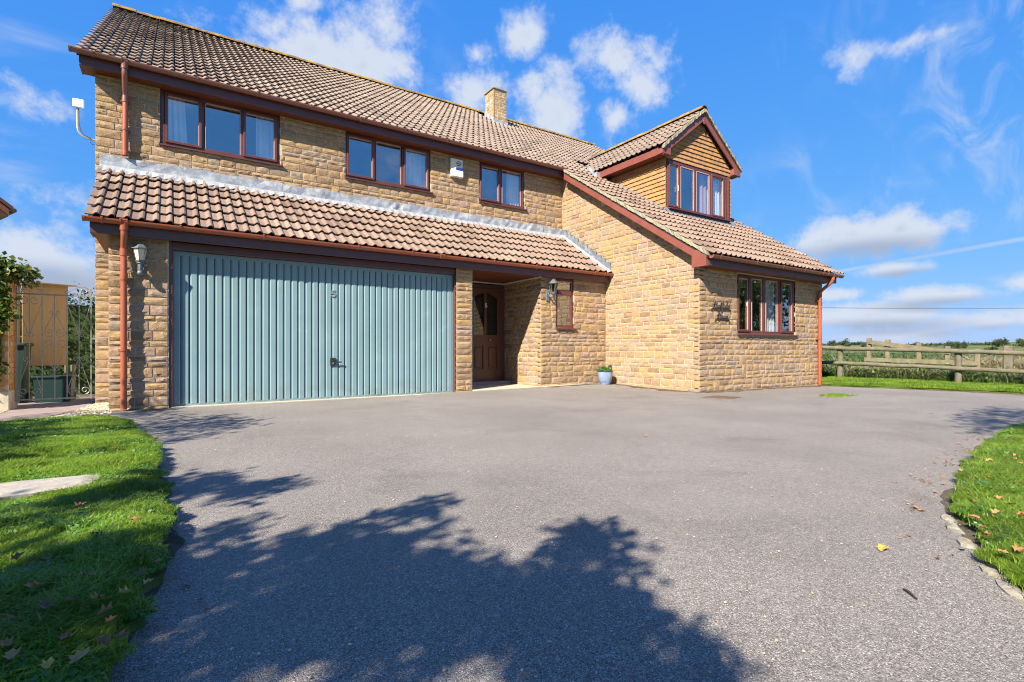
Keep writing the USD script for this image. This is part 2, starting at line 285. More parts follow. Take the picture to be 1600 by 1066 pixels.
mat('old_wood', (.17, .145, .09), 0.3, 7, 0.9, (30, 0.7, 0.008), 0.2, patches=[((.10, .09, .05), 6, .5, .7, .6)])
mat('plywood', (.36, .235, .11), 0.14, 3, 0.7, None, 0.3, stretch=(6, 6, .6))
mat('bin_green', (.008, .030, .026), 0.15, 3, 0.45, None, 0.5)
mat('glazed_pot', (.17, .235, .35), 0.15, 6, 0.22, None, 0.6, patches=[((.30, .36, .43), 7, .48, .66, .6), ((.05, .09, .17), 9, .48, .62, .8, ('z', .17, .09))])
mat('pot_rim', (.035, .05, .075), 0.15, 6, 0.25, None, 0.6)
mat('soil', (.06, .042, .026), 0.4, 30, 1.0, (60, 1, .02), 0.1)
mat('brick_pillar', None, 0.25, 16, 0.9, (70, 0.8, 0.008), 0.2, ramp=[(0, (.40, .20, .08)), (.5, (.48, .28, .12)), (1, (.50, .36, .18))])
mat('bark', (.09, .065, .045), 0.35, 8, 0.95, (24, 1, .03), 0.1)
mat('rust', (.115, .070, .046), 0.4, 14, 0.85, (40, 0.8, 0.006), 0.3, patches=[((.17, .095, .055), 8, .5, .65, .7)])
mat('dead_leaf', None, 0.25, 25, 0.75, None, 0.3, ramp=[(0, (.12, .055, .025)), (.4, (.25, .115, .04)), (.75, (.36, .20, .075)), (1, (.40, .26, .05))])
mat('wire', (.03, .03, .035), 0.1, 5, 0.5)
mat('render_wall', (.36, .30, .23), 0.2, 8, 0.9, (40, .6, .01), 0.2)
mat('gravel', None, 0.25, 40, 0.85, None, 0.3, ramp=[(0, (.22, .18, .12)), (.5, (.42, .34, .22)), (1, (.55, .48, .36))])
mat('sign_iron', (.035, .022, .018), 0.2, 20, 0.4, None, 0.5)
mat('ink', (.06, .06, .07), 0.1, 5, 0.5)
mat('silver', (.55, .55, .52), 0.1, 5, 0.3, None, 0.5, metallic=.8)
mat('lamp_card', (.62, .56, .42), 0.05, 4, 0.5)
mat('parasol_blue', (.13, .22, .38), 0.1, 4, 0.7)

def leaf_mat(name, ramp, trans=0.35, rough=0.5, var=0.25):
    n = {'at': ('attribute', dict(attribute='tone')), 'rp': ('rgb_ramp', dict(ramp=ramp)), 'oi': ('object_info', {}), 'geo': ('geometry', {}),
         'ad': ('math', dict(math_type='add')), 'fr': ('math', dict(math_type='fraction')), 'no': ('noise_texture', dict(scale=2.5, detail=3.0)), 'vr': ('map_range', dict(from_min=.3, from_max=.7, to_min=1 - var, to_max=1 + var)),
         'ml': ('vector_math', dict(math_type='scale')), 'p': ('principled_bsdf', dict(roughness=rough, specular_ior_level=0.35)), 'tr': ('translucent_bsdf', {}), 'mx': ('mix_closure', dict(fac=trans))}
    l = [('at.fac', 'ad.value1'), ('oi.random', 'ad.value2'), ('ad.value', 'fr.value1'), ('fr.value', 'rp.fac'), ('geo.position', 'no.vector'), ('no.fac', 'vr.value'), ('rp.color', 'ml.vector1'), ('vr.result', 'ml.scale'),
         ('ml.vector', 'p.base_color'), ('ml.vector', 'tr.color'), ('p.BSDF', 'mx.closure1'), ('tr.BSDF', 'mx.closure2')]
    M[name] = usdkit.material(stage, f'/World/Looks/{name}', n, l, surface='mx.closure'); return M[name]
leaf_mat('grass', [(0, (.095, .185, .012)), (.4, (.185, .31, .018)), (.75, (.24, .36, .028)), (.92, (.30, .38, .055)), (1, (.36, .32, .12))], .5, .45)
leaf_mat('weed_leaf', [(0, (.04, .13, .024)), (.5, (.06, .17, .028)), (1, (.10, .22, .036))], .3, .4)
leaf_mat('tree_leaf', [(0, (.030, .060, .012)), (.5, (.050, .090, .018)), (.85, (.08, .115, .022)), (1, (.12, .11, .03))], .35, .45)
leaf_mat('hedge_leaf', [(0, (.018, .035, .012)), (.6, (.030, .055, .016)), (1, (.05, .08, .02))], .25, .45)
leaf_mat('ivy_leaf', [(0, (.035, .075, .012)), (.5, (.06, .115, .02)), (.85, (.11, .16, .03)), (.95, (.24, .20, .04)), (1, (.26, .09, .03))], .3, .35)
leaf_mat('dry_stem', [(0, (.20, .16, .08)), (.5, (.33, .27, .15)), (1, (.42, .36, .22))], .25, .7)
leaf_mat('wild_grass', [(0, (.045, .105, .016)), (.5, (.075, .145, .025)), (.8, (.13, .17, .05)), (1, (.26, .23, .11))], .35, .6)
leaf_mat('far_leaf', [(0, (.040, .062, .026)), (.6, (.060, .085, .035)), (1, (.09, .105, .045))], .2, .8)

def glass_mat(name, base, tint=(.93, .95, .96)):
    n = {'t': ('transparent_bsdf', dict(color=tint)), 'g': ('glossy_bsdf', dict(color=(1, 1, 1), roughness=0.004)), 'f': ('layer_weight', dict(blend=.5)), 'pw': ('math', dict(math_type='power', value2=4.0)),
         'ma': ('math', dict(math_type='multiply_add', value2=1 - base, value3=base)), 'm': ('mix_closure', {})}
    M[name] = usdkit.material(stage, f'/World/Looks/{name}', n, [('f.facing', 'pw.value1'), ('pw.value', 'ma.value1'), ('ma.value', 'm.fac'), ('t.BSDF', 'm.closure1'), ('g.BSDF', 'm.closure2')], surface='m.closure')
glass_mat('window_glass', .22); glass_mat('obscure_glass', .07, (.5, .52, .5))

def tarmac():
    n = {'geo': ('geometry', {}), 'v': ('voronoi_texture', dict(scale=300.0, feature='f1', randomness=1.0)), 'wn': ('rgb_ramp', dict(ramp=[(0, (.074, .064, .056)), (.35, (.154, .135, .118)), (.8, (.245, .216, .190)), (.95, (.325, .29, .255)), (.985, (.42, .39, .36)), (1, (.5, .47, .44))])),
         'd1': ('noise_texture', dict(scale=1.1, detail=7.0, roughness=0.7, distortion=.6)), 'e1': ('map_range', dict(range_type='smoothstep', from_min=.50, from_max=.72, to_min=0.0, to_max=.42, clamp=True)), 'x1': ('mix_color', dict(b=(.082, .072, .064))),
         'd2': ('noise_texture', dict(scale=.45, detail=4.0, roughness=0.6)), 'e2': ('map_range', dict(range_type='smoothstep', from_min=.48, from_max=.66, to_min=0.0, to_max=.32, clamp=True)), 'x2': ('mix_color', dict(b=(.215, .195, .175))),
         'sc': ('separate_color', {}), 'n1': ('noise_texture', dict(scale=0.7, detail=5.0, roughness=0.6)), 'r1': ('map_range', dict(from_min=.3, from_max=.7, to_min=.86, to_max=1.14)),
         'n2': ('noise_texture', dict(scale=34.0, detail=5.0, roughness=0.8)), 'r2': ('map_range', dict(from_min=.3, from_max=.7, to_min=.78, to_max=1.22)), 'mm': ('math', dict(math_type='multiply')),
         'ml': ('vector_math', dict(math_type='scale')), 'p': ('principled_bsdf', dict(roughness=0.82, specular_ior_level=0.35)), 'b': ('bump', dict(strength=0.65, distance=0.004)), 'inv': ('math', dict(math_type='subtract', value1=1.0)),
         'n3': ('noise_texture', dict(scale=120.0, detail=4.0, roughness=0.7)), 'hh': ('math', dict(math_type='add'))}
    l = [('geo.position', 'v.vector'), ('v.color', 'sc.color'), ('sc.r', 'wn.fac'), ('geo.position', 'n1.vector'), ('n1.fac', 'r1.value'), ('geo.position', 'n2.vector'), ('n2.fac', 'r2.value'), ('r1.result', 'mm.value1'), ('r2.result', 'mm.value2'),
         ('geo.position', 'd1.vector'), ('d1.fac', 'e1.value'), ('e1.result', 'x1.fac'), ('wn.color', 'x1.a'), ('geo.position', 'd2.vector'), ('d2.fac', 'e2.value'), ('e2.result', 'x2.fac'), ('x1.result', 'x2.a'), ('x2.result', 'ml.vector1'), ('mm.value', 'ml.scale'), ('ml.vector', 'p.base_color'), ('v.distance', 'inv.value2'), ('geo.position', 'n3.vector'), ('inv.value', 'hh.value1'), ('n3.fac', 'hh.value2'), ('hh.value', 'b.height'), ('b.normal', 'p.normal')]
    M['tarmac'] = usdkit.material(stage, '/World/Looks/tarmac', n, l, surface='p.BSDF')
tarmac()
mat('lawn_soil', (.085, .125, .026), 0.5, 12, 1.0, (40, 1, .03), 0.1, patches=[((.14, .11, .06), 6, .52, .68, .7)])
mat('field', (.085, .115, .038), 0.3, .05, 1.0, None, 0.05, patches=[((.19, .16, .075), .012, .52, .56, .85), ((.06, .15, .03), .02, .56, .6, .8), ((.055, .075, .03), .3, .55, .7, .5)])

# ------------------------------------------------------------------ the ground
def gz(x, y):
    x, y = np.asarray(x, float), np.asarray(y, float)
    z = 0.058 * np.exp(-((x - 7.6) ** 2 / 3.0 + (y - 8.6) ** 2 / 2.0)) + 0.022 * np.exp(-((x - 5.2) ** 2 / 3.0 + (y - 8.4) ** 2 / 1.0)) + 0.012 * np.exp(-((x - 8) ** 2 + (y - 5.9) ** 2) / 1.5)
    z = z - 0.022 * np.clip((x - 10.5) / 2, 0, 1) - 0.05 * np.clip((-0.6 - x) / 0.6, 0, 1) * np.clip((y - 7.6) / 1.2, 0, 1)
    return z

def sheet(poly, step, dz, edge_noise=0.0, crown=0.0, skirt=0.06, seed=0):
    """a ground-following sheet cut to a polygon, with a skirt round its edge"""
    P = Polygon(poly)
    if edge_noise:
        rr = np.random.default_rng(seed); c = [P.exterior.interpolate(d) for d in np.arange(0, P.length, 0.07)]
        P = Polygon([(p.x + rr.normal(0, edge_noise), p.y + rr.normal(0, edge_noise)) for p in c]).buffer(0)
    x0, y0, x1, y1 = P.bounds
    xs, ys = np.arange(x0 + step / 2, x1, step), np.arange(y0 + step / 2, y1, step)
    gx, gy = np.meshgrid(xs, ys); inn = contains_xy(P.buffer(-step * .3), gx, gy)
    ring = np.array([(P.exterior.interpolate(d).x, P.exterior.interpolate(d).y) for d in np.arange(0, P.length, step)])
    pts = np.vstack([np.c_[gx[inn], gy[inn]], ring])
    from scipy.spatial import Delaunay
    tri = Delaunay(pts).simplices; cen = pts[tri].mean(1); tri = tri[contains_xy(P, cen[:, 0], cen[:, 1])]
    a = pts[tri]; cr = (a[:, 1, 0] - a[:, 0, 0]) * (a[:, 2, 1] - a[:, 0, 1]) - (a[:, 1, 1] - a[:, 0, 1]) * (a[:, 2, 0] - a[:, 0, 0]); tri[cr < 0] = tri[cr < 0][:, ::-1]
    z = gz(pts[:, 0], pts[:, 1]) + dz
    if crown: z[:inn.sum()] += crown * meshkit.fbm(np.c_[pts[:inn.sum()] * 2.0, np.zeros(inn.sum())], 3, seed)
    m = MB().add(np.c_[pts, z], tri)
    k = len(ring); rz = gz(ring[:, 0], ring[:, 1]) + dz
    m.add(np.vstack([np.c_[ring, rz], np.c_[ring, rz - skirt]]), [[i, (i + 1) % k, k + (i + 1) % k, k + i] for i in range(k)])
    return m, P

# terrain: one sheet out to the horizon, rising into low ridges
def terrain_z(x, y):
    r = np.hypot(x, y); a = np.arctan2(x, y)
    hill = 6.5 * np.clip((r - 180) / 500, 0, 1) ** 1.3 + 11 * np.clip((r - 700) / 900, 0, 1) ** 1.2
    return -0.10 + hill * (0.8 + 0.3 * np.sin(a * 5 + 0.6) + 0.16 * np.sin(a * 13 + 1.0)) - 0.0009 * np.clip(r - 30, 0, 150) 
rad = np.concatenate([[0.01], np.geomspace(8, 4000, 60)]); ang = np.linspace(0, 2 * np.pi, 181)[:-1]
tx = rad[:, None] * np.sin(ang); ty = rad[:, None] * np.cos(ang); tz = terrain_z(tx, ty)
k = len(ang)
tf = [[i * k + j, (i + 1) * k + j, (i + 1) * k + (j + 1) % k, i * k + (j + 1) % k] for i in range(len(rad) - 1) for j in range(k)]
obj('ground', MB().add(np.stack([tx, ty, tz], -1).reshape(-1, 3), tf), M['field'], smooth=True, kind='structure')

drive_poly = [(-7, -9), (-7, 7.7), (-1.2, 7.7), (-0.62, 8.0), (-0.62, 8.36), (4.62, 8.36), (4.62, 8.33), (6.2, 8.33), (7.96, 8.34), (7.96, 5.94), (12.29, 5.94), (12.0, 5.62), (12.42, 4.6), (12.72, 3.6), (12.75, 2.4), (13.0, 1.2), (14.5, -2), (17, -9)]
m, _ = sheet(drive_poly, 0.25, 0.0, skirt=0.09)
obj('driveway', m, M['tarmac'], kind='structure')

# ------------------------------------------------------------------ the house
house = thing('stone_house', 'large buff stone house with brown tiled roofs, dormer and teal double garage door', 'house')
YM, YG, YW = 9.86, 8.35, 5.93                    # wall faces: main wall, garage front, right wing
XL, XW, XR, XE = -0.95, 7.95, 12.29, 13.85       # left gable, wing side, wing right, far right gable
TAN = math.tan(math.radians(33.2)); COS = math.cos(math.radians(33.2)); SIN = math.sin(math.radians(33.2))
EY, EZ = 9.57, 5.05                              # main eave line of the tiles
RY = 15.26; RZ = EZ + (RY - EY) * TAN
roof_z = lambda y: EZ + (y - EY) * TAN
PX_SIZE = []                                     # stones and tiles waiting to be built, with the size each shows

def shown(c, n, area):
    c = np.asarray(c, float); d = c - CAM; z = d @ FW
    if z < .3: return 0.0
    px = 800 + FPX * (d @ RT) / z
    if not -60 < px < 1660: return 0.0
    return area * max(0.0, -(d @ np.asarray(n)) / np.linalg.norm(d)) * (FPX / z) ** 2

def courses(u0, u1, v0, v1, rng):
    """reconstituted stone in broken courses: tall jumpers between two-high runs, and single courses"""
    out, v, J = [], v0, 0.014
    def row(a, b, lo, hi, wmin, wmax):
        x = a
        while b - x > 0.015:
            w = rng.uniform(wmin, wmax)
            if b - x - w < wmin * .7: w = b - x
            if w > wmax * 1.5: w = w / 2
            out.append((x, x + w - J, lo, hi)); x += w
    while v < v1 - 0.02:
        kind = rng.choice('JJJSTMTMS')
        if kind == 'J' and v1 - v > .18:
            x = u0 - rng.uniform(0, .5); hh = rng.choice((.165, .19)); top = v + hh
            while x < u1:
                run = rng.uniform(.7, 2.2); e = min(x + run, u1)
                hs = rng.choice((.06, hh - J - .06, (hh - J) / 2)); a = max(x, u0)
                if u1 - e < .12: e = u1
                if e - a > .02:
                    row(a, e, v, v + hs, .14, .31); row(a, e, v + hs + J, top, .14, .31)
                x = e
                if u1 - x > .15:
                    w = rng.uniform(.14, .21)
                    if u1 - x - w < .1: w = u1 - x
                    if x + w > u0: out.append((max(x, u0), x + w - J, v, top))
                    x += w
            v += hh + J
        else:
            h = {'S': .125, 'T': .062, 'M': .092, 'J': .065}[kind]; h = min(h, v1 - v)
            row(u0, u1, v, v + h, .15, .34); v += h + J
    return out

def cut(rects, openings):
    for o in openings:
        nxt = []
        for r in rects:
            if r[1] <= o[0] or r[0] >= o[1] or r[3] <= o[2] or r[2] >= o[3]: nxt.append(r); continue
            if r[0] < o[0]: nxt.append((r[0], o[0], r[2], r[3]))
            if r[1] > o[1]: nxt.append((o[1], r[1], r[2], r[3]))
            a, b = max(r[0], o[0]), min(r[1], o[1])
            if r[2] < o[2]: nxt.append((a, b, r[2], o[2]))
            if r[3] > o[3]: nxt.append((a, b, o[3], r[3]))
        rects = [r for r in nxt if r[1] - r[0] > .025 and r[3] - r[2] > .022]
    return rects

def stone_mesh(r, O, U, N, rng, proud=.010, rough=.007, tone=None):
    u0, u1, v0, v1 = r; w, h = u1 - u0, v1 - v0
    nx = 4 if w > .2 else 3; ny = 3 if h > .05 else 2
    gu = np.linspace(0, w, nx + 1); gv = np.linspace(0, h, ny + 1); e = .006
    V, F = [], []; base = proud + rng.uniform(-.003, .004)
    for j in range(ny + 1):
        for i in range(nx + 1):
            border = i in (0, nx) or j in (0, ny)
            uu, vv = gu[i], gv[j]
            if not border:
                uu += rng.uniform(-.2, .2) * w / nx; vv += rng.uniform(-.2, .2) * h / ny
                if i == 1: uu = min(uu, max(.018, w * .16) + rng.uniform(0, .02))
            d = (base - rough * .7 + rng.uniform(-.002, .002)) if border else base + rng.uniform(-rough * .3, rough)
            V.append(O + U * (u0 + uu) + np.array([0, 0, v0 + vv]) + N * d)
    idx = lambda i, j: j * (nx + 1) + i
    for j in range(ny):
        for i in range(nx):
            a, b, c, d = idx(i, j), idx(i + 1, j), idx(i + 1, j + 1), idx(i, j + 1)
            F += [[a, b, c], [a, c, d]] if (i + j) % 2 else [[a, b, d], [b, c, d]]
    ring = [idx(i, 0) for i in range(nx)] + [idx(nx, j) for j in range(ny)] + [idx(i, ny) for i in range(nx, 0, -1)] + [idx(0, j) for j in range(ny, 0, -1)]
    corners = {0: (0, 0), nx: (w, 0)}
    k0 = len(V)
    for q in ring: V.append(V[q] - N * (((V[q] - O) @ N) + .03))
    k = len(ring)
    for i in range(k): F += [[ring[i], k0 + i, k0 + (i + 1) % k], [ring[i], k0 + (i + 1) % k, ring[(i + 1) % k]]]
    return np.array(V), np.array(F), (rng.random() if tone is None else tone)

def wall(name, O, U, N, u0, u1, v0, v1, openings, seed, outline=None, stone_mat='stone', proud=.013, rough=.008, label=None, ins=(0.0, 0.0), thick=.12):
    """a mortar-faced wall with its stones. outline: polygon in (u, z) that trims it"""
    O, U, N = np.array(O, float), np.array(U, float), np.array(N, float); rng = random.Random(seed)
    P = Polygon(outline) if outline else sbox(u0, v0, u1, v1)
    for o in openings: P = P.difference(sbox(o[0], o[2], o[1], o[3]))
    mb = MB()
    for g in getattr(P, 'geoms', [P]): mb.prism(g, lambda u, v, d: O + U * u + np.array([0, 0, v]) + N * d, 0.0, -thick)
    wl = obj(name, mb, M['mortar'], house, label=label)
    rects = cut(courses(u0 + ins[0], u1 - ins[1], v0, v1, rng), openings)
    Q = Polygon(outline).buffer(-.004) if outline else None
    for r in rects:
        if Q is not None:
            b = sbox(r[0], r[2], r[1], r[3])
            if not Q.contains(b):
                c = Q.intersection(b)
                if c.is_empty or c.area < .25 * b.area: continue
                x0, y0, x1, y1 = c.bounds
                vv = y1
                while vv > y0 + .02 and not Q.contains(sbox(x0 + .002, y0 + .002, x1 - .002, vv)): vv -= .012
                if vv - y0 < .03: continue
                r = (x0, x1, y0, vv)
        mesh = stone_mesh(r, O, U, N, rng, proud, rough)
        ctr = O + U * (r[0] + r[1]) / 2 + np.array([0, 0, (r[2] + r[3]) / 2])
        PX_SIZE.append(('stone', shown(ctr, N, (r[1] - r[0]) * (r[3] - r[2])), wl, mesh, M[stone_mat], False))
    return wl

XA, YA, XN, YN = (1, 0, 0), (0, 1, 0), (-1, 0, 0), (0, -1, 0)
W1, W2, W3 = (-0.15, 1.595, 4.035, 4.9), (2.735, 4.465, 4.035, 4.9), (5.63, 6.825, 4.035, 4.9)
DW = (9.10, 11.24, 3.90, 4.955)
WW = (9.07, 11.15, 1.10, 2.25)
SW = (6.565, 7.03, 1.235, 2.25)
wall('main_wall', (0, YM, 0), XA, YN, XL, XW, -0.12, 4.9, [W1, W2, W3, (-0.62, XW, -0.2, 3.48)], 21, ins=(0, 0.0))
wall('garage_pier', (0, YG, 0), XA, YN, -0.67, -0.03, -0.03, 2.25, [], 22, ins=(0, .002), rough=.010, proud=.017, thick=.36)
wall('garage_pier', (0, YG, 0), XA, YN, 4.285, 4.62, -0.03, 2.25, [], 23, rough=.010, proud=.017, thick=.36)
wall('porch_wall', (0, YG, 0), XA, YN, 6.2, XW, -0.05, 2.25, [SW], 24, ins=(-.008, 0))
wall('porch_wall', (6.2, 0, 0), YA, XN, YG, 9.765, -0.05, 2.25, [], 25, ins=(.006, 0), thick=.10)
vt = lambda y: roof_z(y) - 0.14
wall('wing_side_wall', (XW, 0, 0), YA, XN, YW, YM, -0.05, vt(YM), [], 26, outline=[(YW, -.05), (YM, -.05), (YM, vt(YM)), (YW, vt(YW))], ins=(.006, 0), proud=.011, rough=.004, thick=.10)
wall('wing_front_wall', (0, YW, 0), XA, YN, XW, XR, -0.08, 2.27, [WW], 27, ins=(-.006, 0), proud=.012, rough=.007)
# plain walls the photograph does not show
mb = MB()
gable = lambda x, y0, y1: Polygon([(y0, -.15), (y1, -.15), (y1, 4.9), (RY, RZ - .25), (y0, 4.9)])
mb.prism(gable(XL, YM + .122, 20.5), lambda u, v, d: np.array([XL + d, u, v]), 0, .12)
mb.prism(gable(XE, YM + .122, 20.5), lambda u, v, d: np.array([XE - d, u, v]), 0, .12)
mb.box((XL + .122, 20.38, -.15), (XE - .122, 20.5, 4.9)); mb.box((XW + .3, YM, -.15), (XE - .122, YM + .12, 2.2)); mb.box((XR + .2, YM, 2.2), (XE - .122, YM + .12, 4.9))
mb.prism([(YW + .122, -.15), (YM - .002, -.15), (YM - .002, vt(YM)), (YW + .122, vt(YW + .122))], lambda u, v, d: np.array([XR - d, u, v]), 0, .12)
mb.box((-0.67, YG + .362, -.1), (-0.57, YM - .002, 2.25)); mb.box((4.52, YG + .362, -.1), (4.62, YM, 2.25)); mb.box((4.62, 9.765, -.1), (5.18, 9.85, 2.25)); mb.box((6.14, 9.765, -.1), (6.198, 9.85, 2.25))
obj('gable_wall', mb, M['render_wall'], house)

# ---------------- roof tiles
def tile_mesh(O, U, S, N, u0, u1, s0, s1, rng, lift=.046, rolls=2):
    prof = []; w = (u1 - u0) / rolls
    for k in range(rolls):
        a = u0 + k * w
        prof += [(a, .004), (a + w * .46, 0.0), (a + w * .56, .008), (a + w * .68, .027), (a + w * .80, .032), (a + w * .92, .024)]
    prof.append((u1 - .004, .0)); prof = np.array(prof)
    ju, js, jn, tl = rng.uniform(-.003, .003), rng.uniform(-.006, .006), rng.uniform(-.003, .004), rng.uniform(-.004, .004)
    P = lambda u, s, n: O + U * u + S * s + N * n
    k = len(prof); V = []
    for u, n in prof: V.append(P(u + ju, s0 + js, n + lift + jn + tl * (u - u0) / (u1 - u0)))
    for u, n in prof: V.append(P(u + ju, s1, n + .002))
    for u, n in prof: V.append(P(u + ju, s0 + js + .004, n + lift + jn - .016))
    F = []
    for i in range(k - 1): F += [[i, i + 1, k + i + 1, k + i], [i + 1, i, 2 * k + i, 2 * k + i + 1]]
    F = np.array(F); F = np.vstack([F[:, [0, 1, 2]], F[:, [0, 2, 3]]])
    return np.array(V), F, min(1, max(0, rng.gauss(.5, .24)))

def tile_field(part, O, U, S, width, s_lo, s_hi, seed, keep=None, matname='roof_tile', pitch=.30, gauge=.32, lift=.042):
    O, U, S = (np.array(a, float) for a in (O, U, S)); N = np.cross(U, S)
    if N[2] < 0: N = -N
    rng = random.Random(seed); n = max(1, round(width / pitch)); pw = width / n
    for r in range(int(round((s_hi - s_lo) / gauge + .35))):
        a = s_lo + r * gauge; b = min(a + gauge + .05, s_hi)
        if b - a < .08: continue
        for c in range(n):
            ctr = O + U * (c + .5) * pw + S * (a + gauge / 2)
            if keep and not keep(ctr): continue
            PX_SIZE.append(('roof_tile', shown(ctr, N, pw * gauge), part, tile_mesh(O, U, S, N, c * pw + .002, (c + 1) * pw - .003, a, b, rng, lift), M[matname], False))

S_UP = np.array([0, COS, SIN]); N_UP = np.array([0, -SIN, COS])
def slab(O, U, S, w, s0, s1, n=-.035, th=.04):
    O, U, S = (np.array(a, float) for a in (O, U, S)); N = np.cross(U, S); N = N if N[2] > 0 else -N
    m = MB(); c = [O + U * a + S * b + N * n for a, b in ((0, s0), (w, s0), (w, s1), (0, s1))]
    return m.add(c + [p - N * th for p in c], [[0, 1, 2, 3], [7, 6, 5, 4], [0, 4, 5, 1], [1, 5, 6, 2], [2, 6, 7, 3], [3, 7, 4, 0]])
XV0, XV1 = -1.16, 13.93
SL = (RY - EY) / COS
m = slab((XV0 + .02, EY, EZ), XA, S_UP, 9.07 - XV0, 0.05, SL, -.03)                 # left of the dormer
for a, b, s0 in ((9.05, 11.38, 2.4), (11.36, XV1 - .02, 0.05)):
    q = slab((a, EY, EZ), XA, S_UP, b - a, s0, SL, -.03).arrays(); m.add(q[0], q[1])
q = slab((XV0 + .02, 2 * RY - EY, EZ), XA, (0, -COS, SIN), XV1 - XV0 - .04, 0, SL, .02).arrays(); m.add(q[0], q[1])
main_roof = obj('main_roof', m, M['wire'], house)
CS = (5.55 - EY) / COS                                                           # the roof runs on down over the wing
m = slab((7.74, EY, EZ), XA, S_UP, 12.40 - 7.74, CS + .04, (7.62 - EY) / COS, -.03)
q = slab((7.74, EY, EZ), XA, S_UP, 9.07 - 7.74, (7.62 - EY) / COS, .06, -.031).arrays(); m.add(q[0], q[1])
q = slab((11.36, EY, EZ), XA, S_UP, 12.40 - 11.36, (7.62 - EY) / COS, .06, -.031).arrays(); m.add(q[0], q[1])
wing_roof = obj('wing_roof', m, M['wire'], house)
inside_dormer = lambda c: 9.12 < c[0] < 11.31 and c[1] > 7.72 and c[1] < 10.9
tile_field(main_roof, (XV0, EY, EZ), XA, S_UP, XV1 - XV0, 0.0, SL - .05, 31, keep=lambda c: not inside_dormer(c) and not (8.5 < c[0] < 9.05 and c[1] > 14.05), matname='upper_roof_tile', lift=.036)
tile_field(wing_roof, (7.72, EY, EZ), XA, S_UP, 12.42 - 7.72, CS, -.01, 32, keep=lambda c: not inside_dormer(c))
LY, LZ = 8.17, 2.415
LS = (YM - .03 - LY) / COS
lean_roof = obj('lean_to_roof', slab((-0.87, LY, LZ), XA, S_UP, 7.94 + .87, .05, LS, -.03), M['wire'], house)
tile_field(lean_roof, (-0.89, LY, LZ), XA, S_UP, 7.945 + .89, 0, LS, 33, gauge=.328)

# ridge of the main roof
def ridge(part, p, q, r=.105, L=.45, matname='ridge_tile', seed=1):
    p, q = np.array(p, float), np.array(q, float); d = (q - p) / np.linalg.norm(q - p); n = int(round(np.linalg.norm(q - p) / L)); side = np.cross(d, [0, 0, 1.0]); rng = random.Random(seed)
    for i in range(n):
        a, b = p + d * i * np.linalg.norm(q - p) / n, p + d * (i + 1) * np.linalg.norm(q - p) / n - d * .006
        dz = rng.uniform(-.006, .006); V = []
        for c, rr in ((a, r), (b, r + rng.uniform(-.004, .004)), (a, r - .02), (b, r - .02)):
            for t in np.linspace(0.05, math.pi - .05, 8): V.append(c + side * rr * math.cos(t) * 1.15 + np.array([0, 0, rr * math.sin(t) - .02 + dz]))
        F = [[j, j + 1, 8 + j + 1, 8 + j] for j in range(7)] + [[j, 16 + j, 17 + j, j + 1] for j in range(7)] + [[8 + j + 1, 25 + j, 24 + j, 8 + j] for j in range(7)]
        obj('ridge_tile', MB().add(V, F), M[matname], part)
ridge(main_roof, (XV0 + .01, RY, RZ + .02), (XV1 - .01, RY, RZ + .02), seed=2)

# ---------------- fascias, soffits, bargeboards
def frame_mb(x0, x1, y, z0, z1, th=.025): return MB().box((x0, y, z0), (x1, y + th, z1), b=.004)
YF = 9.62
obj('fascia', frame_mb(-1.11, 7.93, YF, 4.885, 5.085), M['dark_wood'], house)
obj('soffit', MB().box((-1.095, YF + .026, 4.90), (7.93, YM + .02, 4.912)).box((-1.085, YM + .02, 4.90), (XL, YM + .12, 4.912)), M['soffit_wood'], house)
obj('bargeboard', MB().prism([(YF + .027, 4.885), (YM + .1, 4.885), (RY, RZ - .22), (RY, RZ - .06), (YF + .027, roof_z(YF + .027) - .06)], lambda u, v, d: np.array([-1.11 + d, u, v]), 0, .022), M['dark_wood'], house)
YLF = 8.215
obj('fascia', frame_mb(-0.845, 7.945, YLF, 2.235, 2.405), M['dark_wood'], house)
obj('soffit', MB().box((-0.83, YLF + .026, 2.25), (4.62, YG - .014, 2.262)).box((-.83, YG - .01, 2.2525), (-.672, YM, 2.262)).box((4.62, YLF + .026, 2.2505), (6.18, 9.85, 2.2625)).box((6.185, YLF + .026, 2.25), (7.93, YG - .014, 2.262)), M['soffit_wood'], house)
obj('bargeboard', MB().prism([(YLF + .027, 2.235), (YG + .2, 2.235), (YM, 3.36), (YM, 3.44), (YLF + .027, LZ + .02 - .06)], lambda u, v, d: np.array([-0.845 + d, u, v]), 0, .022), M['barge_wood'], house)
obj('lean_to_infill', MB().prism([(YG + .1, 2.27), (YM - .01, 2.27), (YM - .01, 3.40)], lambda u, v, d: np.array([-0.80 + d, u, v]), 0, .02), M['render_wall'], house)
YWF = 5.645
obj('fascia', frame_mb(7.80, 12.335, YWF, 2.255, 2.43), M['dark_wood'], house)
obj('soffit', MB().box((7.77, YWF + .026, 2.268), (12.33, YW - .012, 2.28)), M['soffit_wood'], house)
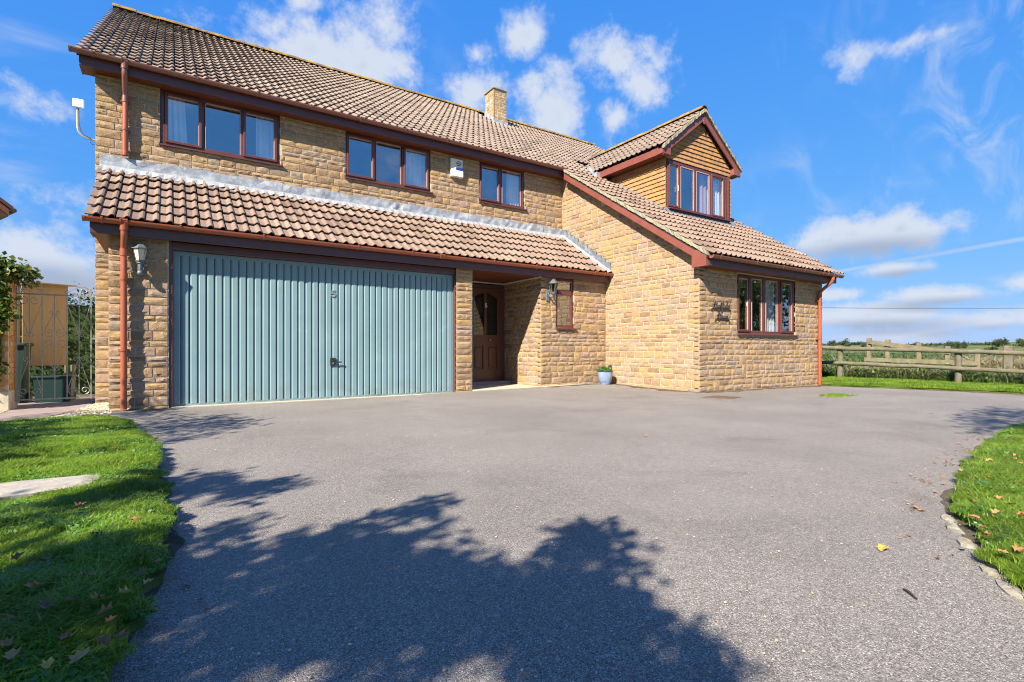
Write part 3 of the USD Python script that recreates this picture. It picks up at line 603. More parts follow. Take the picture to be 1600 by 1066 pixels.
# the wing's left verge: board, mortar edge, boxed foot
q = lambda u, v, d: np.array([7.745 + d, u, v])
obj('bargeboard', MB().prism([(YWF + .22, roof_z(YWF + .22) - .225), (9.545, roof_z(9.545) - .225), (9.545, roof_z(9.545) - .065), (YWF + .22, roof_z(YWF + .22) - .065)], q, 0, .022), M['barge_wood'], house)
obj('bargeboard', MB().prism([(YWF, 2.245), (YWF + .30, 2.245), (YWF + .30, roof_z(YWF + .3) - .228), (YWF + .215, roof_z(YWF + .215) - .07), (YWF, roof_z(YWF) - .05)], q, -.006, .05), M['barge_wood'], house)
obj('verge_soffit', MB().prism([(YWF + .3, roof_z(YWF + .3) - .225), (9.6, roof_z(9.6) - .225), (9.6, roof_z(9.6) - .21), (YWF + .3, roof_z(YWF + .3) - .21)], lambda u, v, d: np.array([7.768 + d, u, v]), 0, XW - 7.768 - .01), M['dark_wood'], house)
def verge(p, q, side, w=.055, h=.075, seed=0, part=None):
    """uneven mortar bedding along a verge"""
    p, q, side = (np.array(a, float) for a in (p, q, side)); n = int(np.linalg.norm(q - p) / .05); rr = np.random.default_rng(seed); up = np.array([0, 0, 1.0]); V = []
    for i in range(n + 1):
        c = p + (q - p) * i / n; a = rr.normal(0, .006, 4)
        V += [c + side * (w + a[0]) - up * (h * .5 + a[1]), c + side * (w * .9 + a[2]) + up * (h * .45 + a[3]), c - side * w + up * (h * .5), c - side * w - up * h * .5]
    F = [[4 * i + a, 4 * i + b, 4 * i + 4 + b, 4 * i + 4 + a] for i in range(n) for a, b in ((0, 1), (1, 2), (2, 3), (3, 0))] + [[0, 3, 2, 1], [4 * n, 4 * n + 1, 4 * n + 2, 4 * n + 3]]
    return obj('verge_mortar', MB().add(V, F), M['verge_mortar'], part or house)
verge((7.755, 5.60, roof_z(5.60) - .005), (7.755, 9.52, roof_z(9.52) - .005), (-1, 0, 0), seed=4, w=.04, h=.07)
obj('wing_barge_right', MB().prism([(YWF + .03, 2.255), (YW + .2, 2.30), (YM, roof_z(YM) - .225), (YM, roof_z(YM) - .07), (YWF + .03, roof_z(YWF + .03) - .06)], lambda u, v, d: np.array([12.335 + d, u, v]), 0, .022), M['barge_wood'], house)

# ---------------- gutters and downpipes
def gutter(x0, x1, yc, z, matname, brackets, unions=(), r=.056):
    t = np.linspace(math.pi, 2 * math.pi, 11)
    ring = [(yc + r * math.cos(a), z + r * math.sin(a)) for a in t] + [(yc + (r - .006) * math.cos(a), z + (r - .006) * math.sin(a)) for a in t[::-1]]
    fn = lambda u, v, d: np.array([d, u, v])
    g = obj('gutter', MB().prism(ring, fn, x0, x1), M[matname], house, smooth=40)
    cap = Polygon([(yc + (r + .004) * math.cos(a), z + (r + .004) * math.sin(a)) for a in t])
    obj('end_cap', MB().prism(cap, fn, x0 - .008, x0 + .02), M[matname], g); obj('end_cap', MB().prism(cap, fn, x1 - .02, x1 + .008), M[matname], g)
    def band(c, w, e):
        rg = [(yc + (r + e) * math.cos(a), z + (r + e) * math.sin(a)) for a in t] + [(yc + (r + .001) * math.cos(a), z + (r + .001) * math.sin(a)) for a in t[::-1]]
        return MB().prism(rg, fn, c - w / 2, c + w / 2).box((c - w / 2, yc - r - e - .004, z - .004), (c + w / 2, yc - r + .006, z + .012))
    for b in brackets: obj('gutter_bracket', band(b, .022, .008), M[matname], g)
    for b in unions:
        mb = band(b, .085, .006)
        for s in (-.034, .034): q_ = band(b + s, .016, .011).arrays(); mb.add(q_[0], q_[1])
        obj('gutter_union', mb, M[matname], g)
    return g
gutter(-1.205, 7.92, 9.555, 5.065, 'gutter_brown', [-.95, .35, 1.2, 2.05, 3.8, 4.7, 5.6, 6.5], [-.58, 2.95, 7.25])
gutter(-0.90, 7.965, 8.15, 2.415, 'gutter_red', [-.72, .1, 1.1, 2.45, 3.35, 4.95, 5.9, 6.75, 7.7, 7.9], [-.50, 3.9, 7.45])
gutter(7.79, 12.42, 5.58, 2.425, 'gutter_brown', [8.0, 9.1, 10.0, 10.8, 11.55, 11.75, 12.2], [12.02])
def downpipe(x, y, pts, r, matname, clips, collar, foot=None):
    d = obj('downpipe', MB().tube(pts, r, 14), M[matname], house, smooth=40)
    for z in collar: obj('pipe_collar', MB().lathe([(r + .001, z - .045), (r + .007, z - .045), (r + .007, z + .045), (r + .001, z + .045)], (x, y, 0), 16), M[matname], d, smooth=30)
    for z in clips: obj('pipe_clip', MB().lathe([(r + .001, z - .014), (r + .009, z - .014), (r + .009, z + .014), (r + .001, z + .014)], (x, y, 0), 16).box((x - .06, y + .01, z - .012), (x + .06, y + r + .03, z + .012)), M[matname], d)
    return d
downpipe(-.51, 8.262, [(-.50, 8.15, 2.36), (-.50, 8.15, 2.27), (-.50, 8.158, 2.22), (-.507, 8.235, 2.12), (-.51, 8.26, 2.07), (-.51, 8.262, 2.02), (-.51, 8.262, 0.02)], .036, 'gutter_red', [.78], [2.03, 1.72])
obj('downpipe_outlet', MB().lathe([(.045, 2.29), (.045, 2.36), (.056, 2.395), (.05, 2.40)], (-.50, 8.15, 0), 16), M['gutter_red'], house, smooth=40)
downpipe(-.585, 9.785, [(-.58, 9.555, 5.01), (-.58, 9.555, 4.90), (-.58, 9.57, 4.84), (-.584, 9.735, 4.70), (-.585, 9.783, 4.63), (-.585, 9.785, 4.58), (-.585, 9.785, 3.735)], .036, 'gutter_brown', [4.12, 4.55], [4.60])
obj('lower_pipe', MB().tube([(-.585, 9.785, 4.54), (-.585, 9.785, 3.73)], .0375, 14, caps=False).lathe([(.0375, 3.73), (.040, 3.728), (.040, 3.80), (.0375, 3.80)], (-.585, 9.785, 0), 14), M['gutter_red'], house, smooth=30)
obj('pipe_bore', MB().lathe([(.031, 3.7285), (.0, 3.7285)], (-.585, 9.785, 0), 14), M['wire'], house)
obj('downpipe_outlet', MB().lathe([(.045, 4.94), (.045, 5.0), (.056, 5.04), (.05, 5.05)], (-.58, 9.555, 0), 16), M['gutter_brown'], house, smooth=40)
downpipe(12.03, 5.852, [(12.02, 5.58, 2.37), (12.02, 5.58, 2.30), (12.02, 5.60, 2.25), (12.028, 5.80, 2.10), (12.03, 5.85, 2.04), (12.03, 5.852, 1.98), (12.03, 5.852, 0.0)], .034, 'gutter_red', [1.02, 1.86], [1.95, .92])
obj('downpipe_outlet', MB().lathe([(.043, 2.30), (.043, 2.36), (.054, 2.40), (.05, 2.41)], (12.02, 5.58, 0), 16), M['gutter_red'], house, smooth=40)

# ---------------- lead flashings
def flash(pts_lo, pts_hi, N, th=.008, seed=0, matname='lead', name='flashing', wob=.006):
    rr = np.random.default_rng(seed); lo, hi, N = np.array(pts_lo, float), np.array(pts_hi, float), np.array(N, float); n = len(lo)
    mid = (lo + hi) / 2; rows = [p + N * (th + rr.normal(0, wob * k, n))[:, None] for p, k in ((lo, .6), (mid, 1), (hi, .5))]
    back = [lo - N * .004, hi - N * .004]; V = np.vstack(rows + back)
    F = [[r * n + i, r * n + i + 1, (r + 1) * n + i + 1, (r + 1) * n + i] for r in range(2) for i in range(n - 1)] + [[3 * n + i, 3 * n + i + 1, i + 1, i] for i in range(n - 1)] + [[2 * n + i, 2 * n + i + 1, 4 * n + i + 1, 4 * n + i] for i in range(n - 1)]
    return obj(name, MB().add(V, F), M[matname], house)
edges = [-0.9, .55, 1.6, 2.35, 3.15, 3.85, 4.65, 5.3, 5.95, 6.6, 7.3, 7.9]
for i, (a, b) in enumerate(zip(edges[:-1], edges[1:])):
    xs = np.linspace(a, b + .03, 9); off = .004 * (i % 2)
    flash([(x, YM - .036 - off, 3.515 + .006 * math.sin(x * 9)) for x in xs], [(x, YM - .036 - off, 3.705 + .008 * math.sin(x * 5 + i)) for x in xs], YN, .010, i)
xs = np.arange(-0.89, 7.93, .0375)
flash([(x, YM - .20 + .02 * math.sin(x * 7), LZ + (YM - .20 - LY) * TAN + .040 + .014 * math.sin(x / .15 * 2 * math.pi + 2.6)) for x in xs], [(x, YM - .045, 3.545) for x in xs], (0, -.5, .85), .006, 77, 'lead_white', 'flashing_apron', .003)
for i in range(11):                                                   # stepped flashing up the wing wall
    y0 = 8.16 + i * .15; y1 = y0 + .158; z = lambda y: LZ + (y - LY) * TAN
    flash([(XW - .030 - .003 * (i % 2), y, z(y) + .02) for y in np.linspace(y0, y1, 4)], [(XW - .030 - .003 * (i % 2), y, z((y0 + y1) / 2) + .215 + .02 * (i % 2) + (y - y0) * .15) for y in np.linspace(y0, y1, 4)], XN, .008, 90 + i, 'step_lead', 'step_flashing')
ys = np.linspace(8.12, 9.8, 30)
flash([(XW - .15 + .01 * math.sin(y * 20), y, LZ + (y - LY) * TAN + .048) for y in ys], [(XW - .034, y, LZ + (y - LY) * TAN + .085) for y in ys], (-.2, -.4, .8), .005, 120, 'lead_white', 'flashing_apron', .005)

# ---------------- dormer
dormer = obj('dormer', MB().box((9.06, 7.622, 4.962), (11.37, 7.70, 5.02)).prism([(9.05, 5.0), (11.38, 5.0), (11.38, 5.13), (10.215, 5.13 + 1.165 * .766), (9.05, 5.13)], lambda u, v, d: np.array([u, 7.64 + d, v]), 0, .06)
    .prism([(7.64, roof_z(7.64) - .1), (9.7, roof_z(9.7) - .1), (9.7, 5.02), (7.64, 5.02)], lambda u, v, d: np.array([9.07 + d, u, v]), 0, .06)
    .prism([(7.64, roof_z(7.64) - .1), (9.7, roof_z(9.7) - .1), (9.7, 5.02), (7.64, 5.02)], lambda u, v, d: np.array([11.30 + d, u, v]), 0, .06), M['dark_wood'], house)
def hung(P, U, N, u_lo, u_hi, z0, z1, seed, keep=None, w=.165, g=.098, th=.026):
    """tile hanging: each tile's lower edge stands proud of the one below"""
    P, U, N = (np.array(a, float) for a in (P, U, N)); rng = random.Random(seed); r = 0; z = z0
    while z < z1 - .02:
        a = u_lo(z) - (w / 2 if r % 2 else 0); b = u_hi(z)
        while a < b - .004:
            u0, u1 = max(a, u_lo(z)) + .002, min(a + w, b) - .002
            if u1 - u0 > .02:
                zt = min(z + g + .03, z1); j = rng.uniform(-.003, .003); o = th + rng.uniform(-.002, .003)
                pt = lambda u, zz, n: P + U * u + np.array([0, 0, zz]) + N * n
                V = [pt(u0, z + j, o + .006), pt((u0 + u1) / 2, z + j - .004, o + .009), pt(u1, z + j, o + .006), pt(u1, zt, .004), pt((u0 + u1) / 2, zt, .005), pt(u0, zt, .004),
                     pt(u0, z + j + .002, o - .012), pt((u0 + u1) / 2, z + j - .002, o - .012), pt(u1, z + j + .002, o - .012), pt(u1, zt, -.004), pt((u0 + u1) / 2, zt, -.004), pt(u0, zt, -.004)]
                F = [[0, 1, 4, 5], [1, 2, 3, 4], [6, 7, 1, 0], [7, 8, 2, 1], [8, 9, 3, 2], [11, 6, 0, 5], [5, 4, 10, 11], [4, 3, 9, 10]]; F = np.array(F); F = np.vstack([F[:, [0, 1, 2]], F[:, [0, 2, 3]]])
                PX_SIZE.append(('cladding_tile', shown(pt((u0 + u1) / 2, z, 0), N, (u1 - u0) * g), dormer, (np.array(V), F, rng.random()), M['cladding_tile'], False))
            a += w
        z += g; r += 1
yroof = lambda z: EY + (z + .03 - EZ) / TAN
hung((9.06, 0, 0), YA, XN, lambda z: 7.625, lambda z: max(7.66, yroof(z)), 3.82, 5.0, 51)
hung((11.37, 0, 0), YA, (1, 0, 0), lambda z: 7.625, lambda z: max(7.66, yroof(z)), 3.82, 5.0, 52)
hung((0, 7.635, 0), XA, YN, lambda z: 9.05 + max(0, z - 5.13) / .766, lambda z: 11.38 - max(0, z - 5.13) / .766, 4.985, 6.02, 53)
hung((0, 7.635, 0), XA, YN, lambda z: 11.255, lambda z: 11.385, 3.79, 4.96, 54, w=.14)
DS = .766; dc = 1 / math.sqrt(1 + DS * DS); SU, NU = np.array([dc, 0, DS * dc]), None
DEX, DEZ, DRX = 8.76, 5.165, 10.205; DLEN = (DRX - DEX) / dc
tile_field(dormer, (DEX, 7.475, DEZ), YA, SU, 4.5, 0, DLEN - .03, 55, keep=lambda c: c[2] > roof_z(c[1]) - .10, matname='upper_roof_tile', lift=.036)
tile_field(dormer, (2 * DRX - DEX, 7.475, DEZ), YA, SU * np.array([-1, 1, 1]), 4.5, 0, DLEN - .03, 56, keep=lambda c: c[2] > roof_z(c[1]) - .10, matname='upper_roof_tile', lift=.036)
mb = slab((DEX + .02, 7.49, DEZ), YA, SU, 4.3, .03, DLEN, -.028, .02); q_ = slab((2 * DRX - DEX - .02, 7.49, DEZ), YA, SU * np.array([-1, 1, 1]), 4.3, .03, DLEN, -.028, .02).arrays(); mb.add(q_[0], q_[1])
obj('roof_deck', mb, M['wire'], dormer)
ridge(dormer, (DRX, 7.47, DEZ + (DRX - DEX) * DS + .03), (DRX, 11.52, DEZ + (DRX - DEX) * DS + .03), r=.10, seed=5)
yb = 7.50
def board(x0, x1, lo, hi, y0, y1): return MB().prism([(x0, DEZ + (x0 - DEX) * DS + lo), (x1, DEZ + (x1 - DEX) * DS + lo), (x1, DEZ + (x1 - DEX) * DS + hi), (x0, DEZ + (x0 - DEX) * DS + hi)], lambda u, v, d: np.array([u, d, v]), y0, y1)
obj('bargeboard', board(DEX + .06, DRX, -.235, -.055, yb, yb + .024), M['barge_wood'], dormer)
mb = MB(); v_, f_, _t = board(DEX + .06, DRX, -.235, -.055, yb, yb + .024).arrays(); v_ = v_.copy(); v_[:, 0] = 2 * DRX - v_[:, 0]
obj('bargeboard', mb.add(v_, f_[:, ::-1]), M['barge_wood'], dormer)
obj('finial_block', MB().box((DRX - .03, yb - .012, 5.95), (DRX + .03, yb - .001, 6.19), b=.003), M['barge_wood'], dormer)
for sgn in (1, -1):
    x = lambda a: DRX + sgn * (a - DRX)
    obj('barge_foot', MB().prism([(x(8.79), 5.01), (x(9.06), 5.01), (x(9.06), 5.175), (x(8.83), 5.175)], lambda u, v, d: np.array([u, d, v]), yb - .003, 7.62), M['barge_wood'], dormer)
    obj('eave_fascia', MB().box((x(8.795), yb + .12, 5.005), (x(8.818), 9.62, 5.155)), M['barge_wood'], dormer)
    obj('eave_soffit', MB().box((x(8.82), 7.63, 5.008), (x(9.055), 9.62, 5.018)), M['soffit_wood'], dormer)
    verge((x(DEX + .03), yb - .015, DEZ - .015), (x(DRX - .02), yb - .015, DEZ + (DRX - DEX) * DS - .01), (0, -1, 0), w=.028, h=.075, seed=6, part=dormer)
flash([(x_, 7.53 - .03, roof_z(7.5) + .035 + .012 * math.sin(x_ / .15 * 6.28)) for x_ in np.arange(8.98, 11.5, .0375)], [(x_, 7.605, 3.90) for x_ in np.arange(8.98, 11.5, .0375)], (0, -.8, .5), .006, 5, 'lead_dark', 'flashing_apron', .002)
flash([(9.02, y, roof_z(y) + .02) for y in np.linspace(7.6, 9.55, 20)], [(9.035, y, roof_z(y) + .09) for y in np.linspace(7.6, 9.55, 20)], XN, .004, 6, 'lead_dark', 'side_flashing', .003)
obj('valley_lead', MB().box((8.70, 9.45, 4.98), (8.83, 9.62, 5.14)).prism([(9.50, 5.02), (9.56, 5.02), (9.72, 5.33), (9.66, 5.33)], lambda u, v, d: np.array([8.66 + d, u, v]), 0, .05), M['lead'], house)

# ---------------- chimney
chim = obj('chimney', MB().box((8.54, 14.04, roof_z(14.04) - .2), (9.01, 14.56, 9.10)), M['mortar'], house)
rng = random.Random(61)
for (O_, U_, N_, w_) in (((8.53, 14.04, 0), XA, YN, .49), ((8.54, 14.03, 0), YA, XN, .54), ((9.01, 14.03, 0), YA, (1, 0, 0), .54)):
    z = 8.05; r = 0
    while z < 9.02:
        h = rng.choice((.065, .10, .065, .085)); x = 0.0
        while x < w_ - .02:
            w2 = min(rng.uniform(.13, .26), w_ - x); w2 = w_ - x if w_ - x - w2 < .07 else w2
            ms = stone_mesh((x, x + w2 - .008, z, min(z + h, 9.06)), np.array(O_, float) + np.array(N_) * -.002, np.array(U_, float), np.array(N_, float), rng, .006, .004)
            obj('stone', MB().add(ms[0], ms[1], ms[2]), M['chimney_stone'], chim); x += w2
        z += h + .009
obj('coping', MB().box((8.50, 14.0, 9.065), (9.04, 14.60, 9.115), b=.01).box((8.56, 14.06, 9.115), (8.98, 14.54, 9.14), b=.01), M['verge_mortar'], chim)
obj('back_gutter_lead', MB().box((8.505, 14.005, 8.0), (8.53, 14.3, 8.12)).prism([(14.0, roof_z(14.0) + .02), (14.57, roof_z(14.57) + .02), (14.57, roof_z(14.57) + .20), (14.0, roof_z(14.0) + .17)], lambda u, v, d: np.array([8.512 + d, u, v]), 0, .012).box((8.50, 13.985, roof_z(14) - .01), (9.05, 14.02, roof_z(14) + .13)).prism([(13.78, roof_z(13.78) + .04), (14.02, roof_z(14.02) + .05), (14.02, roof_z(14.02) + .06), (13.78, roof_z(13.78) + .05)], lambda u, v, d: np.array([8.46 + d, u, v]), 0, .64), M['lead'], chim)

# ---------------- windows
def window(O, rect, lights, openers, name='window', y_rec=.012, sill=True, glass='window_glass', room=None, transom=None, head=.055):
    """O: wall face y. lights: the x edges of each pane; openers: which lights have an opening sash"""
    x0, x1, z0, z1 = rect; y = O + y_rec; f = .055
    mb = MB().box((x0, y, z0), (x0 + f, y + .07, z1), b=.004).box((x1 - f, y, z0), (x1, y + .07, z1), b=.004).box((x0 + f, y + .001, z0), (x1 - f, y + .07, z0 + f), b=.004).box((x0 + f, y + .001, z1 - head), (x1 - f, y + .07, z1), b=.004)
    w = obj(name, mb, M['frame_wood'], house)
    for a, b in zip(lights[:-1], lights[1:]):
        m_ = (a[1] + b[0]) / 2; obj('mullion', MB().box((m_ - .03, y + .003, z0 + f), (m_ + .03, y + .068, z1 - head), b=.004), M['frame_wood'], w)
    for i, (a, b) in enumerate(lights):
        lo, hi = z0 + f, z1 - head
        if i in openers:
            s = .040; a2, b2 = a - s, b + s; lo2, hi2 = lo - .018, hi + .018
            obj('sash', MB().box((a2, y - .022, lo2), (a2 + s, y + .018, hi2), b=.004).box((b2 - s, y - .022, lo2), (b2, y + .018, hi2), b=.004).box((a2 + s, y - .021, lo2), (b2 - s, y + .018, lo2 + s), b=.004).box((a2 + s, y - .021, hi2 - s), (b2 - s, y + .018, hi2), b=.004), M['frame_wood'], w)
            a, b, lo, hi = a2 + s, b2 - s, lo2 + s, hi2 - s
        if transom and i in transom:
            t = transom[i]; obj('transom', MB().box((a, y - .015, t - .05), (b, y + .05, t + .05), b=.004), M['frame_wood'], w)
            for lo_, hi_ in ((lo, t - .05), (t + .05, hi)):
                obj('bead', MB().box((a, y + .006, hi_ - .018), (b, y + .016, hi_ - .0)), M['sash_pale'], w)
                obj('pane', MB().box((a - .004, y + .022, lo_ - .004), (b + .004, y + .027, hi_ + .004)), M[glass], w)
            continue
        obj('bead', MB().box((a + .001, y + .004, hi - .020), (b - .001, y + .016, hi - .001)).box((a, y + .004, lo), (a + .008, y + .016, hi)).box((b - .008, y + .004, lo), (b, y + .016, hi)), M['sash_pale'], w)
        obj('pane', MB().box((a - .004, y + .022, lo - .004), (b + .004, y + .027, hi + .004)), M[glass], w)
    if sill: obj('sill', MB().prism([(O - .055, z0 - .035), (O - .055, z0 - .012), (y - .0, z0 + .004), (y + .06, z0 - .001), (y + .06, z0 - .035)], lambda u, v, d: np.array([d, u, v]), x0 - .012, x1 + .045), M['frame_wood'], w)
    if room:
        d, zf, zc, e = room; mb = MB()
        for p in (((x0 - e, y + d, zf), (x1 + e, y + d + .05, zc)), ((x0 - e - .05, y + .12, zf), (x0 - e, y + d, zc)), ((x1 + e, y + .12, zf), (x1 + e + .05, y + d, zc)), ((x0 - e, y + .12, zf - .05), (x1 + e, y + d, zf)), ((x0 - e, y + .12, zc), (x1 + e, y + d, zc + .05))): mb.box(*p)
        # inside face of the wall round the opening
        mb.box((x0 - e - .002, y + .09, zf), (x0, y + .119, zc)).box((x1, y + .09, zf), (x1 + e + .002, y + .119, zc)).box((x0, y + .09, zf), (x1, y + .119, z0 + .01)).box((x0, y + .09, z1 - .01), (x1, y + .119, zc))
        obj('room_interior', mb, M['room'], w)
    return w
window(YM, W1, [(-.05, .376), (.466, .98), (1.057, 1.508)], {0, 2}, room=(3.0, 2.9, 5.0, .3))
window(YM, W2, [(2.80, 3.252), (3.328, 3.837), (3.93, 4.39)], {0, 2}, room=(3.0, 2.9, 5.0, .3))
window(YM, W3, [(5.695, 6.125), (6.226, 6.735)], {0}, room=(3.0, 2.9, 5.0, .3))
window(YW, WW, [(9.14, 9.457), (9.587, 9.942), (10.08, 10.50), (10.646, 11.043)], {0, 3}, room=(2.6, 0.05, 2.26, .5))
window(7.60, DW, [(9.155, 9.44), (9.54, 10.0), (10.09, 10.56), (10.66, 11.08)], {0, 3}, y_rec=.012, sill=False, room=(2.0, 3.6, 4.97, -.03), name='dormer_window')
obj('dormer_sill', MB().prism([(7.50, 3.862), (7.50, 3.885), (7.66, 3.905), (7.66, 3.862)], lambda u, v, d: np.array([d, u, v]), 9.06, 11.25).box((11.24, 7.56, 3.80), (11.262, 7.63, 4.96)), M['frame_wood'], house)
window(YG, SW, [(6.62, 6.975)], set(), transom={0: 1.965}, room=(1.3, .3, 2.24, .15))
# window stays seen on three sashes
obj('window_stay', MB().box((9.447, 5.955, 1.64), (9.456, 5.965, 1.76)), M['cream_plastic'], house)
obj('window_stay', MB().box((9.427, 7.585, 4.32), (9.436, 7.595, 4.44)), M['cream_plastic'], house)

def curtain(name, x0, x1, y, z0, z1, folds, label, matname='curtain', lean=0.0, amp=.022, seed=0):
    n = folds * 8; xs = np.linspace(0, 1, n); rr = np.random.default_rng(seed); ph = np.cumsum(rr.uniform(.6, 1.4, n)); ph = ph / ph[-1] * folds * 2 * math.pi
    V = []
    for zz, k in ((z1, .7), ((z0 + z1) / 2, 1.0), (z0, 1.2)):
        for i, t in enumerate(xs): V.append((x0 + (x1 - x0) * t + lean * (z1 - zz) * t, y + amp * k * math.sin(ph[i]), zz))
    F = [[r * n + i, r * n + i + 1, (r + 1) * n + i + 1, (r + 1) * n + i] for r in range(2) for i in range(n - 1)]
    V = np.array(V); B = V + np.array([0, .006, 0]); k = len(V)
    mb = MB().add(V, F).add(B, [f[::-1] for f in F])
    return obj(name, mb, M[matname], smooth=True, label=label, cat='curtain')
curtain('curtain', -.08, .18, YM + .20, 3.9, 4.95, 4, 'pale net curtain in the left light of the leftmost upstairs window', lean=.05, seed=1)
curtain('curtain', 1.24, 1.60, YM + .20, 3.9, 4.95, 5, 'pale net curtain in the right light of the leftmost upstairs window', seed=2)
curtain('curtain', 3.92, 4.45, YM + .20, 3.9, 4.95, 6, 'pale net curtain in the right light of the middle upstairs window', seed=3)
curtain('curtain', 6.47, 6.80, YM + .20, 3.9, 4.95, 5, 'pale net curtain in the two-light upstairs window by the alarm box', seed=4)
curtain('curtain', 9.12, 9.36, 7.78, 3.75, 4.95, 3, 'white curtain at the left end of the dormer window', seed=5, lean=-.05)
curtain('curtain', 10.40, 10.64, 7.76, 3.75, 4.95, 2, 'pink edged curtain in the third light of the dormer window', 'pink_curtain', seed=6, amp=.015)
curtain('curtain', 10.70, 11.16, 7.77, 3.75, 4.95, 5, 'white curtain filling the right light of the dormer window', seed=7)
curtain('curtain', 10.42, 10.72, YW + .22, .95, 2.3, 3, 'pale curtain in the ground floor window of the right wing', seed=8)
obj('window_ledge_vase', MB().lathe([(.0, 0), (.05, 0), (.06, .06), (.035, .14), (.045, .16)], (6.74, YG + .22, 1.30), 14).tm(trimesh.creation.icosphere(1, .045).apply_translation((6.70, YG + .22, 1.58))).tm(trimesh.creation.icosphere(1, .04).apply_translation((6.79, YG + .22, 1.61))).tm(trimesh.creation.icosphere(1, .035).apply_translation((6.74, YG + .22, 1.52))), M['white_plastic'], smooth=True, label='white vase of white flowers inside the narrow window beside the porch', cat='vase')

# ---------------- garage door
gd = thing('garage_door', parent=house)
fx0, fx1 = 0.018, 4.268; y = 8.455; nrib = 42; pw = (fx1 - fx0) / nrib; prof = []
for i in range(nrib):
    a = fx0 + i * pw; prof += [(a, 0), (a + .012, .009), (a + pw * .72, .009), (a + pw * .80, 0.003), (a + pw * .805, -.032), (a + pw * .955, -.032), (a + pw * .96, .0)]
prof.append((fx1, 0)); prof = np.array(prof); k = len(prof)
V = [(u, y - d, z) for z in (.035, 2.09) for u, d in prof]; F = [[i, i + 1, k + i + 1, k + i] for i in range(k - 1)]
obj('panel', MB().add(V, F), M['garage_paint'], gd)
obj('panel_edge', MB().box((fx0, y - .004, 2.075), (fx1, y + .03, 2.135)).box((fx0, y - .006, .012), (fx1, y + .03, .04)).box((fx0, y - .005, .04), (fx0 + .02, y + .03, 2.075)).box((fx1 - .02, y - .005, .04), (fx1, y + .03, 2.075)), M['garage_paint'], gd)
obj('door_frame', MB().box((-.035, YG + .015, -.02), (.014, 8.52, 2.25), b=.004).box((4.272, YG + .02, -.02), (4.30, 8.52, 2.25), b=.004).box((.014, YG + .03, 2.14), (4.272, 8.52, 2.249), b=.004), M['dark_wood'], gd)
obj('handle', MB().box((2.10, y - .03, .53), (2.185, y - .012, .655), b=.004).box((2.13, y - .05, .60), (2.158, y - .03, .625)).box((2.145, y - .058, .575), (2.27, y - .045, .597), b=.003), M['black_metal'], gd)
obj('lock_barrel', MB().lathe([(0, 0), (.012, 0), (.012, .004), (0, .004)], (0, 0, 0), 10).tm(trimesh.creation.box((.02, .004, .02)).apply_translation((2.143, y - .032, .57))), M['silver'], gd)
t5 = meshkit.text_mesh('5', .10, .008, bold=True); v = np.array(t5.vertices)
obj('house_number', MB().add(np.c_[2.105 + v[:, 0], y - .012 - v[:, 2], 1.625 + v[:, 1]], t5.faces), M['silver'], gd, label='metal numeral five fixed to the garage door')
obj('threshold', MB().box((.0, YG - .03, -.03), (4.285, 8.55, .010)), M['concrete'], gd)

# ---------------- front door and porch
fd = thing('front_door', parent=house); y = 9.74
arch = [(x_, 2.02 - .10 * (abs(x_ - 5.69) / .3) ** 2) for x_ in np.linspace(5.39, 5.985, 13)]
leaf = sbox(5.29, .15, 6.085, 2.11)
for a, b in ((5.39, 5.66), (5.72, 5.985)):
    xs_ = np.linspace(a, b, 8); leaf = leaf.difference(Polygon([(a, 1.10), (b, 1.10)] + [(x_, 2.02 - .13 * (abs(x_ - 5.69) / .3) ** 2) for x_ in xs_[::-1]]))
for a, b in ((5.40, 5.635), (5.745, 5.975)): leaf = leaf.difference(sbox(a, .36, b, .88))
obj('leaf', MB().prism(leaf, lambda u, v, d: np.array([u, d, v]), y - .045, y), M['door_wood'], fd)
obj('lower_panel', MB().box((5.43, y - .034, .40), (5.605, y - .006, .84), b=.012).box((5.775, y - .034, .40), (5.945, y - .006, .84), b=.012).box((5.38, y - .018, .34), (6.0, y - .012, .90)), M['door_wood'], fd)
obj('glass', MB().box((5.38, y - .026, 1.08), (5.67, y - .020, 2.03)).box((5.71, y - .026, 1.08), (5.995, y - .020, 2.03)), M['obscure_glass'], fd)
obj('door_back', MB().box((5.36, y + .06, .15), (6.02, y + .07, 2.1)), M['room'], fd)
obj('frame', MB().box((5.20, y - .03, .05), (5.286, y + .06, 2.2), b=.004).box((6.09, y - .03, .05), (6.185, y + .06, 2.2), b=.004).box((5.286, y - .03, 2.115), (6.09, y + .06, 2.2), b=.004).box((5.286, y - .04, .10), (6.09, y + .06, .148), b=.004), M['dark_wood'], fd)
v = np.array(meshkit.text_mesh('5', .085, .006, bold=True).vertices); f5 = meshkit.text_mesh('5', .085, .006, bold=True).faces
obj('house_number', MB().add(np.c_[5.665 + v[:, 0] * .9, y - .046 - v[:, 2], 1.70 + v[:, 1]], f5), M['white_plastic'], fd, label='pale numeral five on the front door')
obj('door_knob', MB().tm(trimesh.creation.icosphere(2, .02).apply_translation((5.79, y - .07, .995))), M['silver'], fd, smooth=True)
obj('porch_step', MB().box((4.62, 9.42, -.02), (6.19, 9.76, .105), b=.008), M['paving'], house)
obj('porch_floor', MB().box((4.625, 8.30, -.05), (6.195, 9.42, .045), b=.006), M['concrete'], house)
obj('coving', MB().box((4.62, 9.735, 2.225), (6.19, 9.765, 2.249)).box((6.165, YG - .01, 2.225), (6.188, 9.735, 2.249)), M['cream_plastic'], house)
obj('concrete_apron', MB().box((6.2, 8.20, -.06), (7.94, 8.345, .058)), M['concrete'], house)

